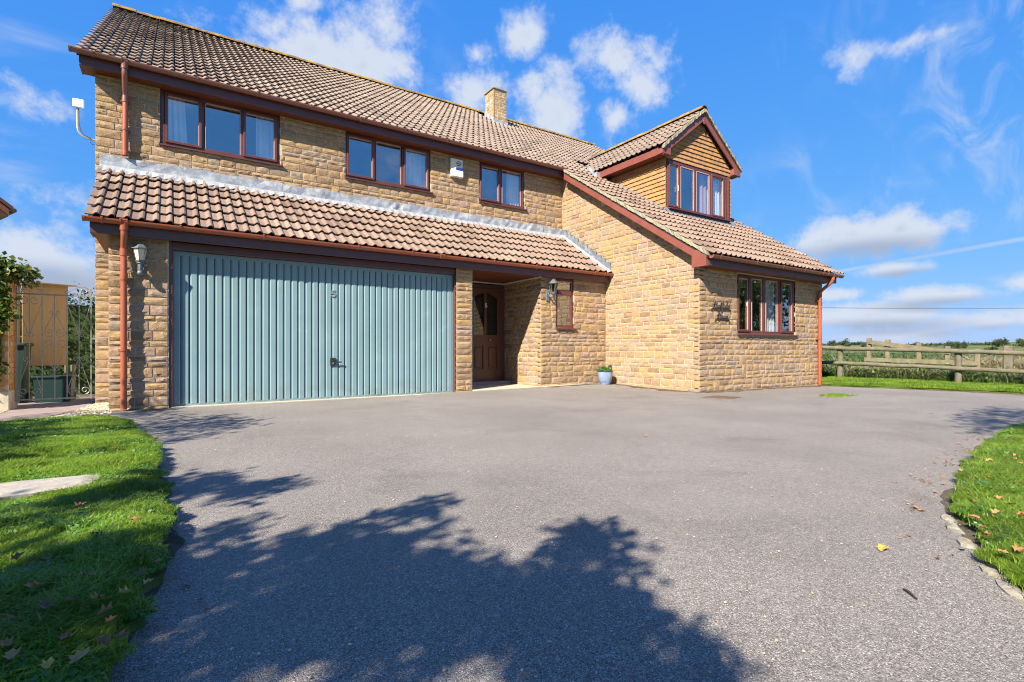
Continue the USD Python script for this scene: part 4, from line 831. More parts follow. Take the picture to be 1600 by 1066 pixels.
# build the stones and tiles: the 300 of a kind that show largest as parts, the rest joined under each wall and roof
for kind_ in ('stone', 'roof_tile', 'cladding_tile'):
    L = sorted([p for p in PX_SIZE if p[0] == kind_], key=lambda p: -p[1])
    lim = 300 - (len([1 for q_ in chim.GetChildren() if q_.GetName().startswith('stone')]) if kind_ == 'stone' else 0)
    for p in L[:lim]: obj(kind_, MB().add(p[3][0], p[3][1], p[3][2]), p[4], p[2])
    rest = {}
    for p in L[lim:]: rest.setdefault((str(p[2].GetPath()), p[4].GetPath()), []).append(p)
    for (pp, mp), items in rest.items():
        mb = MB()
        for p in items: mb.add(p[3][0], p[3][1], p[3][2])
        obj({'stone': 'stonework', 'roof_tile': 'roof_tiling', 'cladding_tile': 'tile_hanging'}[kind_], mb, items[0][4], pp, kind='stuff')

# ------------------------------------------------------------------ things fixed to the house
ab = thing('alarm_box', 'cream burglar alarm box with blue strip between the upstairs windows', 'alarm box')
fx = lambda u, v, d: np.array([u, YM - .012 - d, v])
obj('case', MB().box((4.905, YM - .075, 4.43), (5.185, YM - .01, 4.82), b=.01), M['cream_plastic'], ab)
obj('lower_cover', MB().prism([(4.925, 4.445), (5.178, 4.445), (5.178, 4.60), (4.995, 4.64), (4.97, 4.60)], fx, .064, .085), M['white_plastic'], ab)
obj('blue_strip', MB().box((5.01, YM - .102, 4.575), (5.175, YM - .0975, 4.625)), M['blue_plastic'], ab)
em = MB().prism([(5.02, 4.735), (5.085, 4.775), (5.15, 4.735), (5.14, 4.73), (5.085, 4.758), (5.03, 4.73)], fx, .0635, .066)
for k_ in range(3): em.box((5.035 + k_ * .036, YM - .079, 4.705), (5.062 + k_ * .036, YM - .0755, 4.728))
em.box((5.04, YM - .079, 4.675), (5.13, YM - .0755, 4.69))
obj('emblem', em, M['ink'], ab)

an = thing('aerial', 'white square aerial on a bent grey pole beside the left gable', 'aerial')
obj('aerial_panel', MB().box((-1.218, 9.93, 4.375), (-1.088, 9.965, 4.50), b=.008), M['white_plastic'], an)
ya = 9.98
obj('pole', MB().tube([(-1.165, ya - .02, 4.39), (-1.168, ya, 4.25), (-1.168, ya, 4.10), (-1.155, ya, 4.03), (-1.115, ya, 3.975), (-1.05, ya, 3.948), (-.945, ya, 3.94)], .014, 8), M['pole_grey'], an, smooth=40)
obj('cable', MB().tube([(-1.15, ya - .02, 4.38), (-1.148, ya - .02, 4.15), (-1.13, ya - .02, 4.05), (-1.09, ya - .02, 3.985), (-1.01, ya - .02, 3.955), (-1.02, ya - .02, 3.90), (-.99, ya - .02, 3.865), (-.94, ya - .02, 3.865)], .005, 6), M['wire'], an)

def lantern(label, loc, size, style):
    t = thing('wall_lantern', label, 'lantern', loc)
    s = size; sq = [(math.cos(a), math.sin(a)) for a in np.linspace(0, 2 * math.pi, 7)[:-1] + .3]
    def frust(z0, r0, z1, r1, mb):
        n = len(sq); V = [(x * r0, y_ * r0, z0) for x, y_ in sq] + [(x * r1, y_ * r1, z1) for x, y_ in sq]
        mb.add(V, [[i, (i + 1) % n, n + (i + 1) % n, n + i] for i in range(n)]); mb.add(V[:n], [[0, i + 1, i] for i in range(1, n - 1)]); mb.add(V[n:], [[0, i, i + 1] for i in range(1, n - 1)])
    cap = MB(); frust(.0, .098 * s, .012 * s, .098 * s, cap); frust(.012 * s, .09 * s, .05 * s, .056 * s, cap); frust(.05 * s, .056 * s, .075 * s, .03 * s, cap); cap.lathe([(.012 * s, .07 * s), (.014 * s, .085 * s), (.006 * s, .10 * s), (0, .115 * s)], n=8)
    obj('cap', cap, M['lantern_metal'], t)
    gl = MB(); frust(-.145 * s, .045 * s, -.001, .074 * s, gl); obj('glass', gl, M['lamp_card'] if style else M['obscure_glass'], t)
    for x, y_ in sq: obj('glazing_bar', MB().tube([(x * .047 * s, y_ * .047 * s, -.146 * s), (x * .077 * s, y_ * .077 * s, -.001)], .005 * s, 5), M['lantern_metal'], t)
    b = MB(); frust(-.165 * s, .05 * s, -.145 * s, .055 * s, b); b.lathe([(.02 * s, -.20 * s), (.04 * s, -.185 * s), (.04 * s, -.165 * s)], n=8); obj('base', b, M['lantern_metal'], t)
    if style:   # stem and a round detector under it
        obj('stem', MB().tube([(0, 0, -.18 * s), (0, .005, -.26 * s), (0, .02, -.30 * s)], [.026 * s, .03 * s, .034 * s], 8), M['lantern_metal'], t, smooth=40)
        obj('detector', MB().tm(trimesh.creation.icosphere(2, .036 * s).apply_translation((0, -.01, -.31 * s))), M['lantern_metal'], t, smooth=True)
        obj('arm', MB().tube([(0, .02, -.27 * s), (0, .075, -.25 * s)], .016 * s, 8), M['lantern_metal'], t)
        obj('back_plate', MB().box((-.04, .068, -.33 * s), (.04, .084, -.17 * s), b=.005), M['lantern_metal'], t)
    else:       # swan arm to a back plate on the left
        obj('arm', MB().tube([(0, 0, -.19 * s), (-.01, .02, -.225 * s), (-.04, .05, -.225 * s), (-.06, .075, -.19 * s), (-.07, .09, -.15 * s)], [.02 * s, .016 * s, .015 * s, .017 * s, .02 * s], 8), M['lantern_metal'], t, smooth=40)
        obj('back_plate', MB().lathe([(0, -.03), (.05, -.02), (.058, .0), (.05, .012), (0, .012)], n=12), M['lantern_metal'], t, smooth=40) if False else obj('back_plate', MB().box((-.115, .088, -.30 * s), (-.035, .108, -.12 * s), b=.008), M['lantern_metal'], t)
    return t
lantern('grey lantern with cream panes on the stone pier left of the garage door', (-.337, 8.235, 2.085), 1.0, True)
lantern('grey swan arm lantern on the stone corner beside the porch', (6.405, 8.225, 2.105), 1.15, False)
obj('lantern_cable', MB().tube([(-.47, 8.33, 1.99), (-.44, 8.325, 1.955), (-.39, 8.325, 1.95), (-.35, 8.325, 1.95)], .005, 6), M['pole_grey'], label='thin cable running from the downpipe to the left lantern', cat='cable')

# the name in bent iron script on the wing: two lines, each on a bar with turned ends
SCR = {'H': [[(.05, 0), (.22, .95), (.30, 1.0)], [(.36, 0), (.52, 1.0)], [(.0, .42), (.2, .55), (.42, .48), (.5, .52)]], 'i': [[(0, .05), (.06, .4), (.05, .1), (.14, 0), (.22, .1)], [(.10, .56), (.115, .60)]],
       'g': [[(.24, .36), (.1, .42), (.02, .2), (.1, .02), (.22, .14), (.26, .4), (.20, -.3), (.08, -.42), (.02, -.3), (.3, .05)]], 'h': [[(0, 0), (.16, .95), (.2, .98), (.12, .5), (.02, .02), (.1, .34), (.2, .4), (.2, .1), (.26, 0), (.32, .1)]],
       'f': [[(0, .05), (.14, .5), (.24, .95), (.17, 1.0), (.08, .1), (.0, -.36), (.07, -.40), (.12, 0), (.24, .12)]], 'e': [[(0, .08), (.12, .2), (.18, .34), (.1, .40), (.04, .2), (.1, .0), (.24, .1)]],
       'l': [[(0, .05), (.12, .5), (.2, .95), (.13, 1.0), (.06, .3), (.1, .0), (.2, .1)]], 'd': [[(.22, .34), (.1, .42), (.02, .2), (.08, .02), (.2, .12), (.36, 1.0)], [(.22, .2), (.26, 0), (.34, .1)]],
       'o': [[(.12, .4), (.02, .22), (.06, .02), (.18, .06), (.22, .28), (.14, .4), (.28, .34)]], 'u': [[(0, .1), (.06, .4), (.06, .08), (.14, 0), (.24, .38), (.24, .08), (.32, .02), (.36, .12)]], 's': [[(0, .05), (.12, .2), (.14, .42), (.2, .16), (.12, 0), (.04, .04)]]}
ADV = {'H': .58, 'i': .22, 'g': .3, 'h': .32, 'f': .24, 'e': .24, 'l': .2, 'd': .36, 'o': .28, 'u': .36, 's': .24}
sg = thing('house_name_sign', 'dark iron script lettering on the wing wall left of its window', 'sign')
def spline(p, n=4):
    p = np.array(p, float)
    if len(p) < 3: return p
    t = np.arange(len(p)); from scipy.interpolate import PchipInterpolator as PI_
    tt = np.linspace(0, len(p) - 1, (len(p) - 1) * n + 1); return np.c_[PI_(t, p[:, 0])(tt), PI_(t, p[:, 1])(tt)]
for text, x0_, z0_, hgt, wid in (('Highfield', 8.285, 1.555, .135, .50), ('House', 8.40, 1.365, .125, .34)):
    tot = sum(ADV[c] for c in text); x_ = 0; sc = wid / tot
    for c in text:
        mb = MB()
        for st in SCR[c]:
            p = spline(st); mb.tube([(x0_ + (x_ + u + .12 * v) * sc, YW - .028, z0_ + v * hgt) for u, v in p], .0085, 5)
        obj('letter', mb, M['sign_iron'], sg); x_ += ADV[c]
    obj('bar', MB().tube([(x0_ - .035, YW - .026, z0_ - .055), (x0_ - .03, YW - .026, z0_ - .025), (x0_ - .01, YW - .026, z0_ - .012), (x0_ + wid + .02, YW - .026, z0_ - .016), (x0_ + wid + .045, YW - .026, z0_ - .03), (x0_ + wid + .045, YW - .026, z0_ - .06)], .0105, 6), M['sign_iron'], sg)

# ------------------------------------------------------------------ plant pot in the corner
pz = float(gz(7.62, 8.02))
pt = thing('plant_pot', 'round pale blue glazed plant pot in the corner by the wing wall', 'plant pot', (7.62, 8.02, pz))
obj('pot', MB().lathe([(.0, .0), (.095, .0), (.10, .01), (.125, .07), (.15, .17), (.158, .25), (.155, .275)], n=28), M['glazed_pot'], pt, smooth=40)
obj('rim', MB().lathe([(.15, .27), (.168, .272), (.172, .288), (.165, .297), (.145, .295), (.14, .27)], n=28), M['pot_rim'], pt, smooth=40)
obj('soil', MB().lathe([(.146, .27), (.0, .278)], n=20), M['soil'], pt)
def leaves(rr, centers, size, n_each, spread, up=0.3, aspect=.55, tone=None, fold=.25):
    """leaf-shaped faces (two folded halves) scattered round the given centres"""
    C = np.repeat(np.asarray(centers, float), n_each, 0); k = len(C); C = C + rr.normal(0, 1, (k, 3)) * spread
    d = rr.normal(0, 1, (k, 3)); d[:, 2] -= up; d /= np.linalg.norm(d, axis=1, keepdims=True)
    w = np.cross(d, rr.normal(0, 1, (k, 3)) * .6 + np.array([0, 0, 1.0])); w /= np.maximum(np.linalg.norm(w, axis=1, keepdims=True), 1e-6); nn = np.cross(w, d)
    s = size * rr.uniform(.6, 1.25, (k, 1)); a = aspect
    V = np.stack([C, C + d * s * .5 + w * s * a * .5 + nn * s * fold * .4, C + d * s, C + d * s * .5 - w * s * a * .5 + nn * s * fold * .4], 1).reshape(-1, 3)
    b = np.arange(k)[:, None] * 4; F = np.vstack([b + [0, 1, 2], b + [0, 2, 3]])
    t = np.repeat(rr.random(k) if tone is None else np.full(k, tone), 4)
    return V, F, t
rr = np.random.default_rng(5)
pl = thing('pot_plant', 'low bright green leafy plant growing in the blue pot', 'plant', (7.62, 8.02, pz + .27))
ctr = np.c_[rr.uniform(-.11, .11, 40), rr.uniform(-.11, .11, 40), rr.uniform(.0, .06, 40)]
obj('foliage', leaves(rr, ctr, .05, 9, .018, up=-.8), M['weed_leaf'], pl)
for k_ in range(7):
    a_ = k_ * .9; obj('stem', MB().tube([(0, 0, 0), (.05 * math.cos(a_), .05 * math.sin(a_), .04), (.09 * math.cos(a_), .09 * math.sin(a_), .06)], .003, 5), M['bark'], pl)
obj('wall_vent', MB().prism([(7.835, .0), (7.93, .0), (7.91, .045), (7.85, .045)], lambda u, v, d: np.array([XW - .02 - d, u + .30, .40 + v]), 0, .03), M['black_metal'], label='small dark vent hood on the wing wall above the pot', cat='vent')

# ------------------------------------------------------------------ the gate and what stands behind it
GY = 9.93
gt = thing('iron_gate', 'black wrought iron garden gate with scrollwork left of the house', 'gate')
gx0, gx1, gz0, gz1 = -1.826, -1.005, .055, 1.60
gxs = np.linspace(gx0, gx1, 7)
for i, x_ in enumerate(gxs):
    e = i in (0, 6)
    obj('bar', MB().bar((x_, GY, gz0), (x_, GY, gz1 + (.09 if e else 0)), .016 if e else .011, .016 if e else .011, up=(0, 1, 0)), M['iron'], gt)
obj('rail', MB().bar((gx0, GY, gz1 - .02), (gx1, GY, gz1 - .02), .014, .02), M['iron'], gt)
obj('rail', MB().bar((gx0, GY, gz0 + .02), (gx1, GY, gz0 + .02), .014, .02), M['iron'], gt)
def scroll(pts2, name='scroll', r=.0055): obj(name, MB().tube([(a, GY - .004, b) for a, b in pts2], r, 5), M['iron'], gt)
def spiral(cx, cz, r0, turns, start, sgn=1, n=26):
    t = np.linspace(0, 1, n); return [(cx + sgn * r0 * (1 - .78 * k_) * math.cos(start + turns * 2 * math.pi * k_), cz + r0 * (1 - .78 * k_) * math.sin(start + turns * 2 * math.pi * k_)) for k_ in t]
gw = (gx1 - gx0) / 6
for side in (0, 1):
    cxs = gxs[1] if side == 0 else gxs[5]; L_, R_ = cxs - gw, cxs + gw
    for sgn in (-1, 1):
        scroll(spiral(cxs + sgn * gw * .48, gz1 - .12, gw * .42, 1.3, math.pi / 2, sgn))
        scroll([(cxs + sgn * gw * .95, gz1 - .16), (cxs + sgn * gw * .4, gz1 - .42), (cxs + sgn * .012, gz1 - .58)])
        scroll(spiral(cxs + sgn * .035, gz1 - .60, .035, 1.1, math.pi / 2, sgn, 16))
        scroll(spiral(cxs + sgn * gw * .5, gz0 + .13, gw * .44, 1.3, -math.pi / 2, sgn))
        scroll([(cxs + sgn * gw * .95, gz0 + .15), (cxs + sgn * gw * .4, gz0 + .42), (cxs + sgn * .012, gz0 + .58)])
        scroll(spiral(cxs + sgn * .035, gz0 + .60, .035, 1.1, -math.pi / 2, sgn, 16))
    s2 = 1 if side == 0 else -1; o = L_ if side == 0 else R_
    scroll([(o + s2 * .02, gz1 + .0), (o + s2 * .03, gz1 + .09), (o + s2 * .08, gz1 + .12), (o + s2 * .16, gz1 + .10), (o + s2 * .27, gz1 + .03)])
    scroll(spiral(o + s2 * .085, gz1 + .065, .05, 1.2, math.pi / 2, s2, 18)); scroll(spiral(o + s2 * .285, gz1 + .03, .03, 1.1, math.pi / 2, s2, 16))
cxs = gxs[3]
for sgn in (-1, 1):
    for zz, st in ((.84, -math.pi / 2), (.98, math.pi / 2)): scroll(spiral(cxs + sgn * gw * .5, gz0 + zz - .02, gw * .45, 1.3, st, sgn))
    scroll([(cxs + sgn * gw, gz0 + .93), (cxs + sgn * gw * .5, gz0 + 1.12), (cxs + sgn * .01, gz0 + 1.26)]); scroll([(cxs + sgn * gw, gz0 + .72), (cxs + sgn * gw * .5, gz0 + .56), (cxs + sgn * .01, gz0 + .46)])
    scroll(spiral(cxs + sgn * .032, gz0 + 1.27, .03, 1.1, -math.pi / 2, sgn, 16)); scroll(spiral(cxs + sgn * .032, gz0 + .44, .03, 1.1, math.pi / 2, sgn, 16))
obj('latch', MB().bar((gx1, GY, .95), (gx1 + .05, GY, .95), .02, .02).bar((gx1 + .035, GY, .93), (gx1 + .035, GY, 1.0), .012, .012, up=(0, 1, 0)), M['iron'], gt)

# brick pillar with climbing ivy
pil = thing('brick_pillar', 'short brick garden pillar under ivy at the left edge by the gate', 'pillar')
px0, px1, py0, py1, pzt = -2.55, -1.86, 9.66, 10.1, 1.95
obj('core', MB().box((px0, py0, -.1), (px1, py1, pzt)), M['mortar'], pil)
rng = random.Random(8); z = .0; r = 0
obj('plinth', MB().box((px0 - .01, py0 - .03, -.12), (px1 + .02, py1, .22), b=.01), M['concrete'], pil)
z = .235
while z < pzt - .06:
    x_ = px0 - (.11 if r % 2 else 0)
    while x_ < px1 - .01:
        a, b = max(x_, px0), min(x_ + .215, px1 + .008)
        if b - a > .03: obj('brick', MB().box((a, py0 - .010 - rng.uniform(0, .005), z), (b, py0 + .05, z + .065), b=.004, tone=rng.random()), M['brick_pillar'], pil)
        x_ += .227
    for k_ in range(2): obj('brick', MB().box((px1 - .05, py0 + .06 + k_ * .22, z), (px1 + .009 + rng.uniform(0, .004), min(py0 + .06 + k_ * .22 + .205, py1), z + .065), b=.004, tone=rng.random() * .5), M['brick_pillar'], pil)
    z += .075; r += 1
rr = np.random.default_rng(9); n = 900
cz = rr.uniform(.42, 2.02, n); cx = rr.uniform(-2.55, -1.84, n); keep = (cx < -1.90 + .07 * np.sin(cz * 6) + .06 * (cz > 1.3)) | (cz > 1.62)
cy = 9.62 - rr.random(n) * .10
ctr = np.c_[cx, cy, cz][keep]
top = np.c_[rr.uniform(-2.5, -1.62, 190), rr.uniform(9.52, 10.0, 190), 1.92 + rr.normal(0, .055, 190)]; top[:, 2] -= np.clip(top[:, 0] + 1.85, 0, 1) * .5
iv = thing('ivy', 'dense green ivy spilling over the top of the brick pillar', 'ivy')
obj('foliage', leaves(rr, np.vstack([ctr, top]), .075, 5, .035, up=.6, aspect=.85), M['ivy_leaf'], iv)
for k_ in range(5): obj('stem', MB().tube([(-2.4 + k_ * .1, 9.64, .1), (-2.36 + k_ * .11, 9.63, .7), (-2.42 + k_ * .12, 9.63, 1.3), (-2.35 + k_ * .1, 9.62, 1.95)], .009, 5), M['bark'], iv)

# timber cupboard, bins and hedge beyond the gate
cup = thing('timber_cupboard', 'pale plywood cupboard on legs standing behind the iron gate', 'cupboard')
cb = lambda x_, y_: np.array([-2.02 + x_ * .88 + y_ * .3, 11.35 + x_ * .46 - y_ * .1])
def cbox(x0, x1, y0, y1, z0, z1, mb=None):
    mb = mb or MB(); c = [cb(a, b) for a, b in ((x0, y0), (x1, y0), (x1, y1), (x0, y1))]
    V = [(*p, z0) for p in c] + [(*p, z1) for p in c]; return mb.add(V, [[0, 1, 5, 4], [1, 2, 6, 5], [2, 3, 7, 6], [3, 0, 4, 7], [3, 2, 1, 0], [4, 5, 6, 7]])
obj('side_panel', cbox(0, .60, 0, .02, .52, 1.87), M['plywood'], cup)
obj('door_panel', cbox(-.22, -.01, -.01, .01, .50, 1.85), M['cream_plastic'], cup) if False else obj('front_panel', cbox(-.20, -.005, -.08, -.06, .52, 1.86), M['plywood'], cup)
obj('top', cbox(-.2, .62, -.08, .4, 1.87, 1.89), M['plywood'], cup)
for a_, b_ in ((.0, .02), (.55, .02), (-.15, .3), (.55, .3)): obj('leg', cbox(a_, a_ + .06, b_, b_ + .06, -.08, .52), M['old_wood'], cup)
obj('pale_batten', cbox(.38, .43, -.012, -.002, .62, 1.46), M['white_plastic'], cup)
wb = thing('wheelie_bin', 'dark green wheelie bin left of the cupboard behind the gate', 'bin', (-2.16, 11.0, -.08))
obj('body', MB().prism([(-.22, 0), (.22, 0), (.27, .92), (-.27, .92)], lambda u, v, d: np.array([u, d, v]), -.25, .25), M['bin_green'], wb)
obj('lid', MB().box((-.30, -.30, .92), (.30, .28, .97), b=.015), M['bin_green'], wb)
obj('handle', MB().tube([(-.2, .29, .93), (.2, .29, .93)], .016, 6), M['bin_green'], wb)
for s_ in (-1, 1): obj('wheel', MB().tube([(s_ * .23, .25, .09), (s_ * .27, .25, .09)], .09, 12), M['black_metal'], wb)
bx = thing('storage_tub', 'low dark green storage tub on the ground behind the gate', 'tub', (-1.55, 10.9, -.08))
obj('tub', MB().prism([(-.2, 0), (.2, 0), (.23, .42), (-.23, .42)], lambda u, v, d: np.array([u, d, v]), -.2, .2), M['bin_green'], bx)
obj('lid', MB().box((-.25, -.22, .42), (.25, .22, .455), b=.01), M['bin_green'], bx)
ps = thing('folded_parasol', 'blue and white folded parasol leaning behind the gate post', 'parasol', (-2.42, 12.0, 0), parent=None)
obj('canopy', MB().lathe([(.02, 1.95), (.09, 1.75), (.13, 1.5), (.16, 1.05), (.10, 1.0)], n=10), M['parasol_blue'], ps)
obj('pole', MB().tube([(0, 0, -.1), (0, 0, 2.0)], .02, 8), M['pole_grey'], ps)
rr = np.random.default_rng(12); n = 900
hd = thing('hedge', 'tall dark clipped hedge beyond the iron gate', 'hedge')
hc = np.c_[rr.uniform(-4.6, .9, n), rr.uniform(12.9, 14.2, n), rr.uniform(-.1, 1.78, n)]; hc[:, 1] = np.where(rr.random(n) < .6, 12.9 + rr.random(n) * .15, hc[:, 1]); hc[n // 2:, 2] = np.where(rr.random(n - n // 2) < .3, 1.74 + rr.random(n - n // 2) * .1, hc[n // 2:, 2])
obj('foliage', leaves(rr, hc, .075, 12, .10, up=.1, aspect=.6), M['hedge_leaf'], hd)
for k_ in range(9): obj('stem', MB().tube([(-4.4 + k_ * .62, 13.5, -.15), (-4.35 + k_ * .62, 13.52, 1.5)], .03, 5), M['bark'], hd)
obj('hedge_core', MB().box((-4.5, 13.05, -.1), (.8, 14.1, 1.66)), M['hedge_leaf'], hd)

# neighbour's house at the far left
nb = thing('neighbour_house', 'grey stone house with dark roof edge at the left edge above the ivy', 'house', (-3.74, 18.0, .10), math.radians(24))
ex = lambda u, v, d: np.array([u, d, v])
obj('wall', MB().prism([(-7.5, -.6), (0, -.6), (0, 4.15), (-3.75, 7.0), (-7.5, 4.15)], ex, 0, 7.5), M['render_wall'], nb)
for k_ in range(26):                                            # the strip of its stonework that shows
    for q_ in range(3):
        obj('stone', MB().box((-.005 - .32 * (q_ + 1) - .1 * (k_ % 2), -.012, .3 + k_ * .148), (-.018 - .32 * q_ - .1 * (k_ % 2) * (q_ > 0), .02, .3 + k_ * .148 + .135), b=.006, tone=((k_ * 7 + q_ * 3) % 11) / 11), M['chimney_stone'], nb)
for sgn in (1, -1):
    xx = lambda a: -3.75 + sgn * (a + 3.75)
    obj('roof', MB().prism([(xx(.30), 4.28), (-3.75, 7.36), (-3.75, 7.26), (xx(.30), 4.18)], ex, -.35, 7.8), M['dark_wood'], nb)
    obj('bargeboard', MB().prism([(xx(.22), 4.05), (-3.75, 7.08), (-3.75, 7.25), (xx(.22), 4.20)], ex, -.34, -.31), M['barge_wood'], nb)
    obj('eave_box', MB().box((xx(.21), -.30, 4.02), (xx(0), 7.7, 4.16)), M['dark_wood'], nb)
obj('gutter', MB().tube([(.31, -.36, 4.19), (.31, 7.8, 4.19)], .055, 8), M['black_metal'], nb)

# ------------------------------------------------------------------ paving, gravel, lawns
def lay(name, poly, dz, th, mname, **k_):
    m, P = sheet(poly, .12, dz, skirt=th); return obj(name, m, M[mname], **k_)
slabs = [[(-2.6, 7.0), (-1.36, 7.22), (-1.30, 7.80), (-2.6, 7.75)], [(-1.345, 7.225), (-.62, 7.25), (-.63, 7.93), (-1.285, 7.80)], [(-2.3, 7.78), (-1.30, 7.82), (-1.16, 8.52), (-2.1, 8.5)], [(-2.05, 8.52), (-1.155, 8.54), (-1.02, 9.2), (-1.9, 9.2)], [(-1.83, 9.22), (-1.0, 9.22), (-.99, 9.9), (-1.83, 9.9)], [(-2.6, 9.93), (-1.0, 9.93), (-1.0, 11.2), (-2.6, 11.2)]]
path = keys(UsdGeom.Xform.Define(stage, '/World/garden_path').GetPrim(), kind='structure')
for s_ in slabs: lay('paving_slab', s_, .012, .05, 'paving', parent=path)
def pebbles(rr, pts, size):
    ico = trimesh.creation.icosphere(0, 1.0); V, F, T = [], [], []
    for i, (x_, y_) in enumerate(pts):
        s_ = size * rr.uniform(.5, 1.3) * np.array([1, rr.uniform(.6, 1), rr.uniform(.4, .7)]); a = rr.uniform(0, 6.28); c, s2 = math.cos(a), math.sin(a)
        v = ico.vertices * s_; v = np.c_[v[:, 0] * c - v[:, 1] * s2, v[:, 0] * s2 + v[:, 1] * c, v[:, 2]]
        V.append(v + [x_, y_, float(gz(x_, y_)) + .006]); F.append(ico.faces + 12 * i); T.append(np.full(12, rr.random()))
    return np.vstack(V), np.vstack(F), np.concatenate(T)
def scatter(rr, poly, n):
    P = Polygon(poly); x0, y0, x1, y1 = P.bounds; q_ = np.c_[rr.uniform(x0, x1, n * 3), rr.uniform(y0, y1, n * 3)]; return q_[contains_xy(P, q_[:, 0], q_[:, 1])][:n]
rr = np.random.default_rng(21)
gp = np.vstack([scatter(rr, [(-1.28, 8.05), (-.62, 7.98), (-.62, 8.34), (-.66, 9.84), (-1.0, 9.84), (-1.1, 8.6)], 1500), scatter(rr, [(-2.6, 8.3), (-2.05, 8.5), (-1.86, 9.2), (-1.86, 9.66), (-2.6, 9.66)], 700)])
obj('gravel', pebbles(rr, gp, .017), M['gravel'], label='pale pea gravel in the corners beside the gate path', cat='gravel', kind='stuff')
lay('gravel_bed', [(-2.6, 7.7), (-.6, 7.92), (-.6, 8.36), (-.66, 9.86), (-1.0, 11.3), (-2.6, 11.3)], -.012, .08, 'concrete', kind='structure')
obj('back_yard', MB().add([(-7, 9.6, -.088), (-1.0, 9.6, -.088), (-1.0, 20, -.088), (-7, 20, -.088)], [[0, 1, 2, 3]]), M['kerb_soil'], kind='structure')

lawnL = [(-7, 6.9), (-2.6, 7.02), (-1.36, 7.22), (-.66, 7.22), (-.50, 7.05), (-.34, 6.5), (-.19, 5.6), (-.13, 4.9), (-.09, 4.0), (-.03, 3.2), (-.01, 2.6), (-.05, 2.1), (-.12, 1.65), (-.2, 1.3), (-.5, .3), (-1.2, -1.5), (-2.2, -4), (-3, -8.5), (-7, -8.5)]
lawnR = [(2.10, .34), (2.33, .48), (2.60, .64), (2.95, .81), (3.34, .95), (4.10, 1.12), (5.02, 1.30), (5.87, 1.42), (6.8, 1.50), (7.75, 1.48), (8.8, 1.2), (9.6, .4), (9.8, -1), (9.2, -3.5), (7.5, -6), (4.5, -7), (2.2, -5), (1.5, -2.5), (1.55, -.6), (1.75, .1)]
m, PL = sheet(lawnL, .09, .035, edge_noise=.028, crown=.05, skirt=.05, seed=3); obj('left_lawn', m, M['lawn_soil'], kind='structure', smooth=True)
m, PR = sheet(lawnR, .09, .016, edge_noise=.022, crown=.04, skirt=.05, seed=4); obj('right_lawn', m, M['lawn_soil'], kind='structure', smooth=True)
verge_poly = [(12.30, 6.3), (12.05, 5.66), (12.45, 4.6), (12.75, 3.6), (12.78, 2.4), (13.03, 1.2), (14.53, -2), (17, -9), (22, -9), (15.15, 2.0), (15.0, 12.0), (12.3, 12.0)]
m, PV = sheet(verge_poly, .2, .022, edge_noise=.02, crown=.04, skirt=.06, seed=5); obj('grass_verge', m, M['lawn_soil'], kind='structure', smooth=True)
# dark soil and moss where the tarmac meets the lawns and the house
def strip(name, line, w, seed, dz=.004, mname='kerb_soil'):
    rr = np.random.default_rng(seed); ls = [np.array(p, float) for p in line]; pts = []
    for a, b in zip(ls[:-1], ls[1:]):
        k_ = max(2, int(np.linalg.norm(b - a) / .06)); pts += [a + (b - a) * i / k_ for i in range(k_)]
    pts = np.array(pts); d = np.gradient(pts, axis=0); d /= np.linalg.norm(d, axis=1, keepdims=True); nrm = np.c_[-d[:, 1], d[:, 0]]
    k_ = len(pts); f = np.convolve(rr.random(k_ + 8), np.ones(4) / 4, 'same')[4:-4]
    L_ = pts + nrm * (w * (.05 + 1.9 * np.clip(f - .15, 0, 1) ** 1.5 * 1.8))[:, None]; R_ = pts - nrm * w * .6
    V = np.vstack([np.c_[L_, gz(L_[:, 0], L_[:, 1]) + dz], np.c_[R_, gz(R_[:, 0], R_[:, 1]) + dz]]); F = [[k_ + i, k_ + i + 1, i + 1, i] for i in range(k_ - 1)]
    return obj(name, MB().add(V, F), M[mname], kind='structure')
strip('soil_edge', [(-.22, 1.2), (-.12, 1.65), (-.05, 2.1), (-.01, 2.6), (-.03, 3.2), (-.09, 4.0), (-.13, 4.9), (-.19, 5.6), (-.34, 6.5), (-.5, 7.05)][::-1], .032, 1)
strip('soil_edge', lawnR[9::-1], -.055, 2)
strip('soil_edge', [(12.05, 5.66), (12.45, 4.6), (12.75, 3.6), (12.78, 2.4), (13.03, 1.2)], -.10, 3)
strip('soil_edge', [(12.28, 5.90), (10.2, 5.90), (8.6, 5.90), (7.93, 5.90)], .16, 4)
strip('soil_edge', [(7.93, 5.9), (7.92, 7.0), (7.90, 8.2)], .20, 5)
strip('soil_edge', [(6.25, 8.17), (7.9, 8.17)], -.10, 6)
strip('soil_edge', [(-.6, 8.30), (-.1, 8.28), (.02, 8.30)], -.07, 7)

